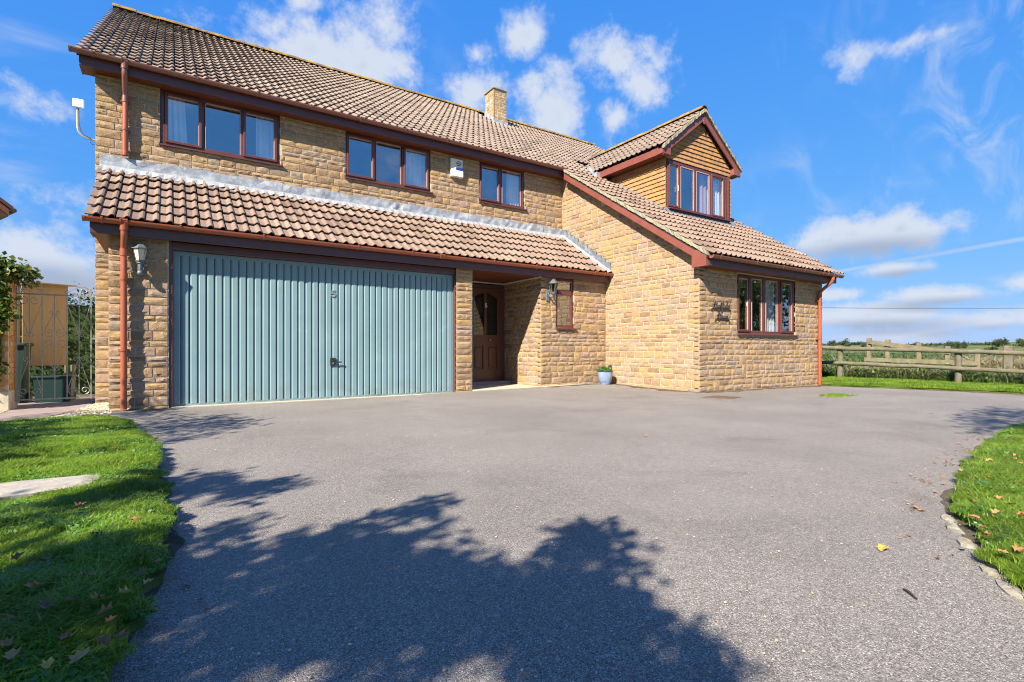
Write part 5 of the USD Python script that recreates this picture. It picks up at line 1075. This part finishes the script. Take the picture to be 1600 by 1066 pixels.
def tuft(rr, n, h, spread, lean, w):
    V, F, T = [], [], []
    for i in range(n):
        b = np.array([*rr.normal(0, spread, 2), 0]); a = rr.uniform(0, 6.28); d = np.array([math.cos(a), math.sin(a), 0]); s_ = np.array([-d[1], d[0], 0]) * w * rr.uniform(.6, 1.2); hh = h * rr.uniform(.5, 1.2); l_ = lean * rr.uniform(.3, 1.4) * hh
        k_ = len(V); mid = b + d * l_ * .35 + np.array([0, 0, hh * .62]); tip = b + d * l_ + np.array([0, 0, hh * (1 - .2 * lean)])
        V += [b - s_, b + s_, mid - s_ * .8, mid + s_ * .8, tip]; F += [[k_, k_ + 1, k_ + 3], [k_, k_ + 3, k_ + 2], [k_ + 2, k_ + 3, k_ + 4]]; T += [rr.random() * .35] * 5
    return np.array(V), np.array(F), np.array(T)
def weed(rr, n, r, h):
    V, F, T = [], [], []
    for i in range(n):
        a = rr.uniform(0, 6.28); d = np.array([math.cos(a), math.sin(a), 0]); s_ = np.array([-d[1], d[0], 0]); L_ = r * rr.uniform(.6, 1.2); hh = h * rr.uniform(.4, 1.2); k_ = len(V); ww = L_ * .28
        for t_, w_ in ((.15, .25), (.5, 1.0), (.8, .85)): p = d * L_ * t_ + np.array([0, 0, hh * math.sin(t_ * 2.4)]); V += [p - s_ * ww * w_, p + s_ * ww * w_]
        V.append(d * L_ + np.array([0, 0, hh * .45])); F += [[k_, k_ + 1, k_ + 3], [k_, k_ + 3, k_ + 2], [k_ + 2, k_ + 3, k_ + 5], [k_ + 2, k_ + 5, k_ + 4], [k_ + 4, k_ + 5, k_ + 6]]; T += [rr.random() * .4] * 7
    return np.array(V), np.array(F), np.array(T)
def instancer(name, protos, pos, idx, scale, rot, label, cat):
    p = UsdGeom.PointInstancer.Define(stage, numbered('/World', name)); paths = []
    for i, (nm, mesh, mt) in enumerate(protos):
        obj(nm, mesh, mt, str(p.GetPath())); paths.append(Sdf.Path(f'{p.GetPath()}/' + (nm if i == 0 or nm != protos[i - 1][0] else '')) if False else None)
    kids = [c.GetPath() for c in p.GetPrim().GetChildren()]
    p.CreatePrototypesRel().SetTargets(kids)
    n = len(pos); q_ = np.zeros((n, 4)); q_[:, 0] = np.cos(rot / 2); q_[:, 3] = np.sin(rot / 2)
    p.CreatePositionsAttr(Vt.Vec3fArray.FromNumpy(np.asarray(pos, np.float32))); p.CreateProtoIndicesAttr(Vt.IntArray.FromNumpy(np.asarray(idx, np.int32)))
    p.CreateScalesAttr(Vt.Vec3fArray.FromNumpy(np.repeat(np.asarray(scale, np.float32)[:, None], 3, 1)))
    p.CreateOrientationsAttr(Vt.QuathArray([Gf.Quath(float(a), 0, 0, float(b)) for a, b in zip(q_[:, 0], q_[:, 3])]))
    return keys(p.GetPrim(), label, cat, kind='stuff')
def in_view(x_, y_, m=120):
    z_ = x_ * FW[0] + y_ * FW[1]; u = 800 + FPX * (x_ * RT[0] + y_ * RT[1]) / np.maximum(z_, .01); return (z_ > .5) & (u > -m) & (u < 1600 + m)
ss = [(-1.05, 3.3), (-0.683, 3.406), (-0.592, 3.399), (-0.501, 3.423), (-0.368, 3.454), (-0.308, 3.577), (-0.356, 3.732), (-0.496, 3.753), (-0.657, 3.773), (-0.753, 3.755), (-1.2, 3.95)]
def lawn_grass(name, P, n, seed, label, dz, th, rr_, hscale=1.0, weeds=.06, wide=1.0, lump=(0, 0)):
    """tufts spread so that they lie closer together near the camera"""
    rr = np.random.default_rng(seed); t_ = np.radians(rr.uniform(*th, n)); r_ = rr.uniform(*rr_, n); q_ = np.c_[np.sin(t_) * r_, np.cos(t_) * r_]
    q_ = q_[contains_xy(P.buffer(.012), q_[:, 0], q_[:, 1])]; q_ = q_[~contains_xy(Polygon(ss).buffer(-.03), q_[:, 0], q_[:, 1])]
    patch = meshkit.fbm(np.c_[q_ * 1.7, np.zeros(len(q_))], 3, seed); k_ = len(q_)
    dd = np.array([P.exterior.distance(Point(*p)) for p in q_]) if k_ < 60000 else np.full(k_, 1.0); low = np.clip(.5 + dd / .16, .5, 1)
    bare = meshkit.fbm(np.c_[q_ * 3.1, np.zeros(k_)], 3, seed + 5); low = low * np.clip((bare - .20) * 7, .6, 1.0)
    idx = rr.integers(0, 4, k_); fine = meshkit.fbm(np.c_[q_ * 4.5, np.zeros(k_)], 2, seed + 1); w_ = rr.random(k_) < weeds * np.clip((fine - .42) * 9, .05, 2.5); idx[w_] = 4 + rr.integers(0, 2, w_.sum())
    pos = np.c_[q_, gz(q_[:, 0], q_[:, 1]) + dz + lump[0] * meshkit.fbm(np.c_[q_ * 2.0, np.zeros(k_)], 3, lump[1])]
    protos = [('tuft', tuft(np.random.default_rng(seed + i), 12, .047 * hscale, .017 * wide, 1.0, .0019 * wide), M['grass']) for i in range(4)] + [('weed', weed(np.random.default_rng(seed + 9 + i), 8, .042, .026), M['weed_leaf']) for i in range(2)]
    return instancer(name, protos, pos, idx, (rr.uniform(.6, 1.2, k_) * low * np.clip(.55 + patch * 1.0, .6, 1.3)), rr.uniform(0, 6.28, k_), label, 'grass')
lawn_grass('left_grass', PL, 52000, 41, 'green lawn grass with broad weeds left of the driveway', .028, (-13.5, 4.5), (1.1, 8.2), weeds=.22, lump=(.05, 3))
lawn_grass('right_grass', PR, 46000, 42, 'bright lawn grass on the island right of the driveway', .012, (70, 81), (1.6, 10.5), weeds=.12, lump=(.04, 4))
lawn_grass('verge_grass', PV, 26000, 43, 'bright strip of mown grass along the foot of the rail fence', .018, (60, 84), (12.2, 17.5), hscale=1.25, weeds=.02, wide=2.4, lump=(.04, 5))
gp_ = ground_at(1307, 619); rr = np.random.default_rng(44); q_ = np.c_[rr.normal(0, .16, 260) * 1.0 + gp_[0], rr.normal(0, .085, 260) + gp_[1]]
instancer('grass_patch', [('tuft', tuft(np.random.default_rng(2), 12, .035, .02, .8, .003), M['grass'])], np.c_[q_, gz(q_[:, 0], q_[:, 1])], np.zeros(260, int), rr.uniform(.6, 1.2, 260), rr.uniform(0, 6.28, 260), 'small tuft of grass growing through the tarmac near the wing', 'grass')

# stepping stone in the left lawn, drain cover and edging stones
m, _ = sheet(ss, .06, .085, edge_noise=.006, crown=.014, skirt=.06, seed=6); obj('stepping_stone', m, M['stone_slab'], label='flat pale stone slab set in the left lawn', cat='stone slab')
dc_ = ground_at(1126, 622); m, _ = sheet([(dc_[0] + a, dc_[1] + b) for a, b in ((-.28, .16), (-.1, -.24), (.36, -.16), (.20, .24))], .05, .005, edge_noise=.008, crown=.006, skirt=.01, seed=7)
obj('drain_cover', m, M['rust'], label='rusty brown drain cover in the tarmac by the wing corner', cat='drain cover')
ed = [(2.06, .36), (2.21, .45), (2.37, .555), (2.50, .64), (2.64, .71), (2.80, .79), (2.94, .86), (3.12, .925)]
for i, (a, b) in enumerate(zip(ed[:-1], ed[1:])):
    if i == 3: continue
    a, b = np.array(a), np.array(b); d = (b - a) / np.linalg.norm(b - a); nrm = np.array([-d[1], d[0]]); rr = np.random.default_rng(60 + i); a2, b2 = a + d * .008, b - d * (.008 if i % 2 else .05)
    pl_ = [a2 - nrm * .012, b2 - nrm * (.01 + rr.random() * .01), b2 + nrm * (.022 + rr.random() * .015), (a2 + b2) / 2 + nrm * (.03 + rr.random() * .01), a2 + nrm * (.02 + rr.random() * .015)]
    m, _ = sheet(pl_, .025,  .003 + rr.random() * .009, edge_noise=.004, crown=.012, skirt=.04, seed=i); obj('edging_stone', m, M['edging'], label='worn pale edging stone of the right lawn, the ' + ['nearest', 'second nearest', 'third nearest', '', 'third farthest', 'second farthest', 'farthest'][i] + ' one', cat='edging stone', group='edging stones of the right lawn')

# fallen leaves and a twig
def dead_leaf(px, py, size, rot, curl, lift, seed, tone=None, lump=None):
    rr = np.random.default_rng(seed); p = ground_at(px, py, lift); z = float(gz(p[0], p[1])) + lift
    if lump: z += lump[0] * float(meshkit.fbm(np.array([[p[0] * 2, p[1] * 2, 0.0]]), 3, lump[1])[0])
    ang = np.linspace(0, 2 * math.pi, 15)[:-1]; rad = np.array([1.0, .62, .80, .48, .72, .45, .55, .5, .55, .45, .72, .48, .80, .62]) * rr.uniform(.88, 1.1, 14)
    V = [(0, 0, 0)] + [(r_ * math.cos(a) * size * .62, r_ * math.sin(a) * size * .52, 0) for a, r_ in zip(ang, rad)]
    V = np.array(V); V[:, 2] = curl * (V[:, 1] ** 2 / size * 2.2 + (V[:, 0] > 0) * V[:, 0] * .35 + rr.normal(0, .05, len(V)) * size); c, s_ = math.cos(rot), math.sin(rot)
    V = np.c_[V[:, 0] * c - V[:, 1] * s_, V[:, 0] * s_ + V[:, 1] * c, V[:, 2]] + [p[0], p[1], z]
    return MB().add(V, [[0, i + 1, (i + 1) % 14 + 1] for i in range(14)], rr.random() if tone is None else tone)
LL = [(124, 799), (26, 885), (52, 887), (70, 893), (56, 936), (134, 920), (114, 956), (154, 954), (72, 970), (164, 972), (172, 983), (218, 913), (244, 896), (196, 943), (186, 1006), (162, 1018), (122, 1041), (74, 1054), (18, 1042), (8, 1028), (36, 702), (150, 850), (98, 868), (210, 830), (20, 990), (100, 1010), (178, 704), (230, 925)]
LR = [(1577, 687), (1586, 724), (1583, 717), (1549, 754), (1594, 731), (1588, 748), (1591, 761), (1509, 769), (1561, 786), (1526, 816), (1534, 829), (1571, 869), (1592, 867), (1596, 816), (1514, 849), (1528, 702), (1540, 840), (1556, 812), (1580, 795), (1500, 742), (1545, 728), (1519, 790)]
def place_labels(P, toned, rows, cols, tail):
    """a label for each leaf: its colour and where it lies, and among look-alikes in one spot which of them it is"""
    base = []
    for (x_, y_), t_ in zip(P, toned):
        colour = 'dark brown' if t_ < .3 else 'rusty brown' if t_ < .55 else 'tan' if t_ < .85 else 'yellowish'
        base.append(f"{colour} leaf {next(w for lim, w in rows if y_ < lim)}{next(w for lim, w in cols if x_ < lim)}")
    out = []
    for i, b in enumerate(base):
        same = sorted([k for k in range(len(P)) if base[k] == b], key=lambda k: P[k][1]); m = same.index(i); n_ = len(same)
        word = '' if n_ == 1 else ', ' + ((['farther', 'nearer'] if n_ == 2 else ['farthest', 'next farthest', 'middle', 'next nearest', 'nearest'] if n_ == 5 else ['farthest', 'middle', 'nearest'] if n_ == 3 else ['farthest', 'next farthest', 'next nearest', 'nearest'])[m] if n_ <= 5 else 'farthest') + f" of {['', '', 'two', 'three', 'four', 'five', 'six'][min(n_, 6)]}"
        out.append(b + word)
    return out
tL = [R.random() for _ in LL]; tR = [R.random() for _ in LR]
lL = place_labels(LL, tL, [(860, 'beside the stepping stone, '), (925, 'mid left lawn, '), (985, 'on the near left lawn, '), (2000, 'at the left lawn bottom, ')], [(60, 'at the picture edge'), (140, 'in between'), (999, 'close to the drive')], '')
lR = place_labels(LR, tR, [(735, 'far up the right lawn, '), (800, 'mid right lawn, '), (2000, 'on the near right lawn, ')], [(1535, 'close to the drive'), (1572, 'in between'), (9999, 'at the picture edge')], '')
for i, (x_, y_) in enumerate(LL): obj('fallen_leaf', dead_leaf(x_, y_, R.uniform(.030, .052), R.uniform(0, 6.28), R.uniform(.5, 1.5), .088, i, tL[i], (.05, 3)), M['dead_leaf'], label=lL[i], cat='leaf', group='fallen leaves on the left lawn')
for i, (x_, y_) in enumerate(LR): obj('fallen_leaf', dead_leaf(x_, y_, R.uniform(.034, .056), R.uniform(0, 6.28), R.uniform(.3, 1.3), .054, 50 + i, tR[i], (.04, 4)), M['dead_leaf'], label=lR[i], cat='leaf', group='fallen leaves on the right lawn')
for i, (x_, y_, s_, lb) in enumerate([(1378, 858, .06, 'star shaped tan leaf lying alone on the tarmac'), (1431, 794, .045, 'left of two tan leaves touching on the tarmac near the right lawn'), (1441, 798, .04, 'right of two tan leaves touching on the tarmac near the right lawn'), (292, 916, .03, 'small pale leaf on the shaded tarmac, farthest of three near the lawn'), (312, 938, .026, 'small pale leaf on the shaded tarmac, middle of three near the lawn'), (322, 951, .022, 'small pale leaf on the shaded tarmac, nearest of three near the lawn'), (1008, 681, .05, 'tiny dry leaf on the sunlit tarmac in the middle of the drive')]):
    obj('fallen_leaf', dead_leaf(x_, y_, s_, i * 1.3, .7, .006, 90 + i), M['dead_leaf'], label=lb, cat='leaf')
a_ = ground_at(1412, 923); b_ = ground_at(1433, 939)
obj('twig', MB().tube([a_ + [0, 0, .006], (a_ + b_) / 2 + [.003, .004, .010], b_ + [0, 0, .006]], [.003, .0035, .0025], 6).tube([(a_ + b_) / 2 + [.003, .004, .010], b_ + [.012, .012, .008]], .002, 5), M['bark'], label='short dark twig lying on the tarmac at lower right', cat='twig')
rr = np.random.default_rng(70); n = 420
lp = np.vstack([np.c_[rr.uniform(7.0, 12.2, n // 2), 5.86 - rr.exponential(.10, n // 2)], np.c_[7.90 - rr.exponential(.10, n // 4), rr.uniform(5.9, 8.2, n // 4)], np.c_[12.55 + rr.normal(0, .15, n // 2), rr.uniform(2.5, 5.4, n // 2)], np.c_[rr.uniform(2.4, 6.5, n // 3), np.zeros(n // 3)]])[:-90]
n3 = n // 3 - 90
lp[-n3:, 1] = np.interp(lp[-n3:, 0], [2.28, 2.9, 3.3, 4.06, 5.85, 6.8], [.56, .89, 1.03, 1.21, 1.52, 1.6]) + .03 + rr.exponential(.06, n3)
V, F, T = leaves(rr, np.c_[lp, gz(lp[:, 0], lp[:, 1]) + .006], .028, 2, np.array([.03, .03, .002]), up=0); V[:, 2] = np.repeat(gz(lp[:, 0], lp[:, 1]), 8) + .004 + (V[:, 2] - V[:, 2].min()) % .012
obj('leaf_litter', (V, F, T * .5), M['dead_leaf'], label='dark dry leaf litter along the foot of the wing and lawn edges', cat='leaf litter', kind='stuff')

rr = np.random.default_rng(72); t_ = np.radians(rr.uniform(-12, 82, 900)); r_ = 1.2 * np.exp(rr.uniform(0, 1.9, 900)); gq = np.c_[np.sin(t_) * r_, np.cos(t_) * r_]; gq = gq[contains_xy(Polygon(drive_poly).buffer(-.1).difference(PL).difference(PR), gq[:, 0], gq[:, 1])][:520]
V, F, T = pebbles(rr, gq, .0042); obj('grit', (V, F, T), M['gravel'], label='scattered pale grit and small stones on the tarmac', cat='grit', kind='stuff')

# ------------------------------------------------------------------ rail fence and the field
FX = 14.70
fe = thing('rail_fence', 'weathered half round post and rail fence along the grass verge', 'fence')
posts = [9.12, 6.66, 4.20, 1.74, -.72, -3.2]; zt = lambda y_: .745 + (y_ - 4.2) * .030; zl = lambda y_: .36 + (y_ - 4.2) * .030
def log(a, b, r, half, seed, n=9, seg=6):
    rr = np.random.default_rng(seed); a, b = np.array(a, float), np.array(b, float); d = (b - a) / np.linalg.norm(b - a); s_ = np.cross(d, [0, 0, 1.0]); s_ = s_ / np.linalg.norm(s_) if np.linalg.norm(s_) > .1 else np.array([1.0, 0, 0]); u = np.cross(s_, d)
    t = np.linspace(0, math.pi if half else 2 * math.pi, n) if half else np.linspace(0, 2 * math.pi, n, endpoint=False); V = []
    for i in range(seg + 1):
        c = a + (b - a) * i / seg + s_ * rr.normal(0, r * .10) + u * rr.normal(0, r * .12); rad = r * rr.uniform(.9, 1.1)
        for q_ in t: V.append(c + s_ * rad * math.sin(q_) * (1 if half else 1) + u * rad * math.cos(q_) * rr.uniform(.96, 1.04))
    k_ = len(t); F = [[i * k_ + j, i * k_ + (j + 1) % k_, (i + 1) * k_ + (j + 1) % k_, (i + 1) * k_ + j] for i in range(seg) for j in range(k_)]
    for base, fl in ((0, 1), (seg * k_, 0)): F += [[base, base + j + fl, base + j + 1 - fl, base + j + 1 - fl] for j in range(1, k_ - 1)]
    return MB().add(V, [f for f in F])
for i, y_ in enumerate(posts): obj('post', log((FX + .03, y_, -.2), (FX + .03, y_, zt(y_) + .05), .066, False, i, 8, 4), M['fence_wood'], fe, smooth=50)
for i, (a, b) in enumerate(zip(posts[:-1], posts[1:])):
    obj('rail', log((FX - .05, a + .04, zt(a)), (FX - .05, b - .04, zt(b) + .004), .047, True, 20 + i), M['fence_wood'], fe, smooth=50)
    obj('rail', log((FX - .05, a + .04, zl(a)), (FX - .05, b - .04, zl(b) + .004), .047, True, 40 + i), M['fence_wood'], fe, smooth=50)
of = thing('old_fence', 'old leaning plank fence standing in rough weeds beyond the rail fence', 'fence')
op = [(18.0, 7.30, 1.15), (18.0, 6.80, 1.09), (18.0, 6.02, .98), (18.0, 5.36, .88), (18.0, 4.72, .80)]
for i, (x_, y_, h_) in enumerate(op): obj('post', MB().box((x_ - .05, y_ - .055, -.3), (x_ + .06, y_ + .055, h_), b=.012), M['old_wood'], of)
obj('plank', MB().bar((17.93, 7.28, 1.02), (17.93, 5.3, .72), .03, .12), M['old_wood'], of); obj('plank', MB().bar((17.93, 7.4, .48), (17.93, 4.7, .42), .03, .12), M['old_wood'], of); obj('plank', MB().bar((17.93, 7.3, .06), (17.93, 5.9, .03), .03, .12), M['old_wood'], of)
obj('gate_post', MB().box((17.2, 3.86, -.3), (17.36, 4.03, .88), b=.02), M['fence_wood'], label='short pale timber gate post half hidden in the weeds on the right', cat='post')
rr = np.random.default_rng(80)
def wild(name, poly, n, h, mname, label, seed, wide=1.0, kind_='stuff', lean=.7, count=14):
    rr = np.random.default_rng(seed); q_ = scatter(rr, poly, n); k_ = len(q_); pat = meshkit.fbm(np.c_[q_ * .9, np.zeros(k_)], 3, seed)
    protos = [('clump', tuft(np.random.default_rng(seed + i), count, h, .08, lean, .006 * wide), M[mname]) for i in range(4)]
    return instancer(name, protos, np.c_[q_, np.full(k_, -.12)], rr.integers(0, 4, k_), rr.uniform(.6, 1.15, k_) * np.clip(.45 + pat * 1.15, .5, 1.3), rr.uniform(0, 6.28, k_), label, 'weeds')
wild('wild_grass', [(15.1, -2), (15.1, 11), (17.4, 11), (17.4, -2)], 4200, .40, 'wild_grass', 'tall rough green grass and nettles behind the rail fence', 81, 1.7, count=18)
wild('dry_stems', [(15.4, -2), (15.3, 5.6), (17.6, 5.4), (19.5, -2)], 3000, .50, 'dry_stem', 'pale dry tangled stems behind the rail fence on the right', 82, .8, lean=1.2)
wild('dead_stalks', [(15.3, 3.8), (15.3, 8.0), (17.0, 8.0), (17.0, 3.8)], 900, .44, 'dry_stem', 'thin pale dead stalks among the green weeds behind the rail fence', 85, .7, lean=1.0)
wild('field_bank', [(19, -2), (18.2, 14), (27, 18), (30, -2)], 5200, .52, 'wild_grass', 'bank of rough green growth beyond the old plank fence', 83, 2.6, count=18)
wild('brown_scrub', [(19, -2), (18.6, 5.4), (24, 6.4), (28, -2)], 2600, .66, 'dry_stem', 'brown scrubby bank beyond the gate post on the right', 84, 1.6, lean=1.0)
rr = np.random.default_rng(87); n = 2600; bq = np.c_[15.15 + rr.exponential(.9, n), rr.uniform(-1, 10, n)]; bh = .12 + .42 * meshkit.fbm(np.c_[bq * .8, np.zeros(n)], 3, 9)
bv = leaves(rr, np.c_[bq, -.1 + bh * rr.uniform(.1, 1.15, n)], .075, 5, np.array([.10, .10, .06]), up=.1, aspect=.6)
obj('brambles', bv, M['ivy_leaf'], label='tangled leafy brambles growing up behind the rail fence', cat='brambles', kind='stuff')
rr = np.random.default_rng(86); n = 6500; hx = 30 * np.exp(rr.uniform(0, .9, n)); hy = hx * rr.uniform(.12, .75, n)
wv = leaves(rr, np.c_[hx, hy, rr.uniform(-.1, .22, n)], .18, 5, np.array([.5, .5, .16]), up=-.3, aspect=.5)
obj('field_scrub', wv, M['far_leaf'], label='olive rough field growth reaching away beyond the plank fence', cat='field growth', kind='stuff')

def tree(name, label, x_, y_, h, r, seed, nleaf=500, size=.5, mname='far_leaf', trunk=.12, group=None, z0=None, flat=.8, base=.3):
    rr = np.random.default_rng(seed); z0 = float(terrain_z(x_, y_)) - .1 if z0 is None else z0
    t = thing(name, label, 'tree', (x_, y_, z0), group=group)
    obj('trunk', MB().tube([(0, 0, 0), (.02 * h, 0, h * .35), (0, .02 * h, h * .7)], [trunk, trunk * .75, trunk * .35], 7), M['bark'], t)
    lob = rr.normal(0, 1, (9, 3)); lob /= np.linalg.norm(lob, axis=1, keepdims=True); lob *= r * rr.uniform(.35, .75, (9, 1)); lob[:, 2] *= flat
    c = lob[rr.integers(0, 9, nleaf)] + rr.normal(0, r * .24, (nleaf, 3)); c[:, 2] = c[:, 2] * 1.0 + h * (base + (1 - base) * .5)
    obj('crown', leaves(rr, c, size, 3, r * .06, up=.2, aspect=.7), M[mname], t); return t
# hedgerow trees along the skyline, one by one, and the low hedgerows between them
far = [(1352, 536, 420, 5, 5), (1432, 534, 330, 6.0, 4.2), (1483, 531, 340, 7.0, 4.0), (1495, 533, 345, 6, 3.8), (1507, 532, 350, 6.4, 3.4), (1566, 531, 400, 8.5, 5.0), (1556, 533, 410, 6.5, 4.6), (1598, 532, 390, 8, 5), (1640, 532, 380, 8, 5), (1546, 545, 120, 2.4, 2.2), (1300, 536, 600, 8, 9), (1322, 537, 590, 7, 9)]
for i, (px_, py_, dist, h_, r_) in enumerate(far):
    d = ray(px_, HOR); p = d[:2] / np.linalg.norm(d[:2]) * dist
    rank = sorted(f_[0] for f_ in far).index(px_); tree('distant_tree', ('bushy tree out in the field beyond the plank fence' if dist < 200 else ['leftmost', 'second', 'third', 'fourth', 'fifth', 'sixth', 'seventh', 'eighth', 'ninth', 'tenth', 'eleventh', 'rightmost'][rank] + ' of the dark trees along the far skyline, counted from the house'), p[0], p[1], h_ * .46, r_ * .50, 200 + i, 320, r_ * .15, trunk=.25, group='trees along the far skyline')
rr = np.random.default_rng(90); hc = []
for dist, a0, a1, h_, dens in ((260, 48, 110, .9, .7), (430, 45, 112, 1.3, .7), (640, 45, 112, 1.9, .7), (900, 40, 115, 3, .55), (1300, 40, 115, 4.5, .5)):
    th = np.radians(np.arange(a0, a1, 70.0 / dist * .8)); wob = 1 + .12 * np.sin(th * 9 + dist) + .05 * np.sin(th * 31)
    keep = meshkit.fbm(np.c_[th * 25, np.full(len(th), dist), np.zeros(len(th))], 2, 4) < dens * .62
    x_, y_ = np.sin(th) * dist * wob, np.cos(th) * dist * wob
    for s_ in range(2): hc.append((np.c_[x_, y_, terrain_z(x_, y_) + h_ * rr.uniform(.15, .75, len(x_))][keep], h_))
VV, FF, TT, n = [], [], [], 0
for c, h_ in hc:
    V, F, T = leaves(rr, c, h_ * .75, 6, np.array([h_ * .35, h_ * .35, h_ * .25]), up=.1, aspect=.9); VV.append(V); FF.append(F + n); TT.append(T); n += len(V)
obj('far_hedgerows', (np.vstack(VV), np.vstack(FF), np.concatenate(TT)), M['far_leaf'], label='thin dark hedgerows and copses across the far fields', cat='hedgerow', kind='stuff')
# overhead wire on two poles, one hidden by the house and one out of view
pa, pb = CAM + ray(1120, 481) / (ray(1120, 481) @ FW) * 42, CAM + ray(1760, 482) / (ray(1760, 482) @ FW) * 42
tw = thing('overhead_wire', 'thin overhead wire crossing the sky right of the house', 'wire')
obj('cable', MB().tube([pa + (pb - pa) * t_ - np.array([0, 0, .12]) * 4 * t_ * (1 - t_) + np.array([0, 0, .1]) for t_ in np.linspace(0, 1, 14)], .016, 5), M['wire'], tw)
for p in (pa, pb): obj('pole', MB().tube([(p[0], p[1], -.3), (p[0], p[1], p[2] + .5)], [.14, .10], 8), M['old_wood'], tw)

# ------------------------------------------------------------------ garden trees behind the camera: they cast the shade and show in the glass
def crown_for_shade(rr, polys, n, hmin, hmax, holes=.5, nscale=3.0, thr=.36):
    """leaf cluster positions along the sun's rays above the ground areas that lie in their shade"""
    out = []
    for poly, w in polys:
        P = Polygon(poly); k_ = int(n * w); q_ = scatter(rr, poly, k_); nz = meshkit.fbm(np.c_[q_ * nscale, np.zeros(len(q_))], 3, 17)
        ex_ = P.exterior; dd = np.array([ex_.distance(Point(*p)) for p in q_]); q_ = q_[nz > thr + .07 * np.clip(1 - dd / .30, 0, 1)]; h = rr.uniform(hmin, hmax, len(q_)); out.append(np.c_[q_, np.zeros(len(q_))] + SUN * (h / SUN[2])[:, None])
    return np.vstack(out)
def gp2(*pts): return [tuple(ground_at(x_, y_)[:2]) for x_, y_ in pts]
def big_tree(name, label, base, h, limbs, crown, seed, size=.075, each=6, spread=.13, trunk=.22, mname='tree_leaf'):
    rr = np.random.default_rng(seed); t = thing(name, label, 'tree', (base[0], base[1], -.1)); b = np.array([base[0], base[1], -.1])
    top = crown.mean(0) - b
    obj('trunk', MB().tube([(0, 0, 0), (.06, .03, h * .3), top * np.array([.35, .35, 0]) + np.array([0, 0, h * .62]), top * np.array([.6, .6, 0]) + np.array([0, 0, h * .95])], [trunk, trunk * .8, trunk * .55, trunk * .15], 10), M['bark'], t, smooth=True)
    for i in range(limbs):
        e = crown[rr.integers(len(crown))] - b; s_ = top * np.array([.3, .3, 0]) + np.array([0, 0, h * rr.uniform(.35, .65)])
        obj('limb', MB().tube([s_, s_ * .5 + e * .5 + [0, 0, .2], e], [trunk * .32, trunk * .16, .008], 6), M['bark'], t, smooth=True)
    V, F, T = leaves(rr, crown, size, each, spread, up=.2, aspect=.6); obj('crown', (V - b, F, T), M[mname], t); return t
rr = np.random.default_rng(101)
shade = [(gp2((262, 905), (300, 850), (420, 862), (520, 835), (640, 858), (720, 868), (800, 905), (862, 880), (905, 822), (960, 830), (1000, 880), (1045, 965), (1090, 1015), (1130, 1066), (200, 1066)), .40),
         (gp2((345, 770), (420, 752), (500, 742), (440, 772), (380, 790)), .012), (gp2((300, 822), (380, 800), (420, 812), (340, 850)), .012), (gp2((640, 790), (700, 776), (740, 800), (700, 825)), .014), (gp2((420, 850), (520, 812), (620, 800), (760, 850), (640, 860)), .03),
         ([(-.1, 1.5), (.6, 1.1), (1.25, 1.15), (1.2, .5), (.7, -2.2), (.2, -3.4), (-2.4, -2.4), (-3.4, .5), (-3.0, 3.0), (-1.1, 2.9), (-.8, 1.9)], .34),
         (gp2((0, 668), (110, 664), (120, 700), (60, 735), (0, 748)), .05)]
crown = crown_for_shade(rr, shade, 5600, 2.1, 4.0, nscale=8.5, thr=.468)
lawn_shade = [(gp2((0, 806), (130, 798), (235, 775), (330, 745), (440, 742), (380, 790), (262, 800), (150, 800), (140, 840), (150, 870), (262, 870), (262, 905), (200, 1066), (0, 1066)), .60), (gp2((0, 668), (110, 664), (120, 700), (60, 735), (0, 748)), .12), (gp2((262, 800), (262, 745), (330, 742), (440, 742), (380, 790)), .10)]
crown = np.vstack([crown, crown_for_shade(rr, lawn_shade, 2300, 2.4, 4.2, nscale=4.6, thr=.495)])
big_tree('garden_tree', 'large leafy garden tree standing behind and left of the camera', (-5.6, -1.6), 5.2, 16, crown, 102, size=.088, each=4, spread=.045)
shade2 = [(gp2((178, 668), (215, 640), (300, 648), (420, 652), (390, 668), (270, 694)), .6), (gp2((0, 648), (150, 636), (180, 660), (60, 664)), .25), ([(-.66, 8.0), (-.1, 8.0), (.1, 8.3), (-.6, 8.3)], .2)]
crown = crown_for_shade(rr, shade2, 750, 2.6, 3.6, nscale=5.0, thr=.42)
big_tree('small_tree', 'small garden tree left of the lawn whose shade falls by the garage pier', (-4.4, 4.6), 3.2, 8, crown, 103, size=.08, each=5, spread=.08, trunk=.10)
shade3 = [(gp2((1490, 645), (1560, 636), (1660, 640), (1700, 690), (1540, 680)), 1.0)]
crown = crown_for_shade(rr, shade3, 420, 4.2, 5.2, nscale=2.2, thr=.44)
big_tree('side_tree', 'tree behind the camera on the right reaching over the drive', (3.4, -3.2), 4.9, 7, crown, 104, size=.09, each=5, spread=.12, trunk=.16)
for i, (x_, y_, h_, r_) in enumerate([(24.5, -2.6, 6.2, 2.6), (29, -6.5, 8.0, 3.4), (36, -11.5, 9.0, 3.8), (22, -9, 6.5, 2.7), (31, -1.6, 4.5, 2.2)]):
    tree('roadside_tree', ['middle sized', 'second tallest', 'tallest', 'rather tall', 'shortest'][i] + ' of the roadside trees mirrored in the wing window', x_, y_, h_, r_, 300 + i, 1500, .22, 'tree_leaf', trunk=.2, group='roadside trees right of the drive', z0=-.15, base=.2)
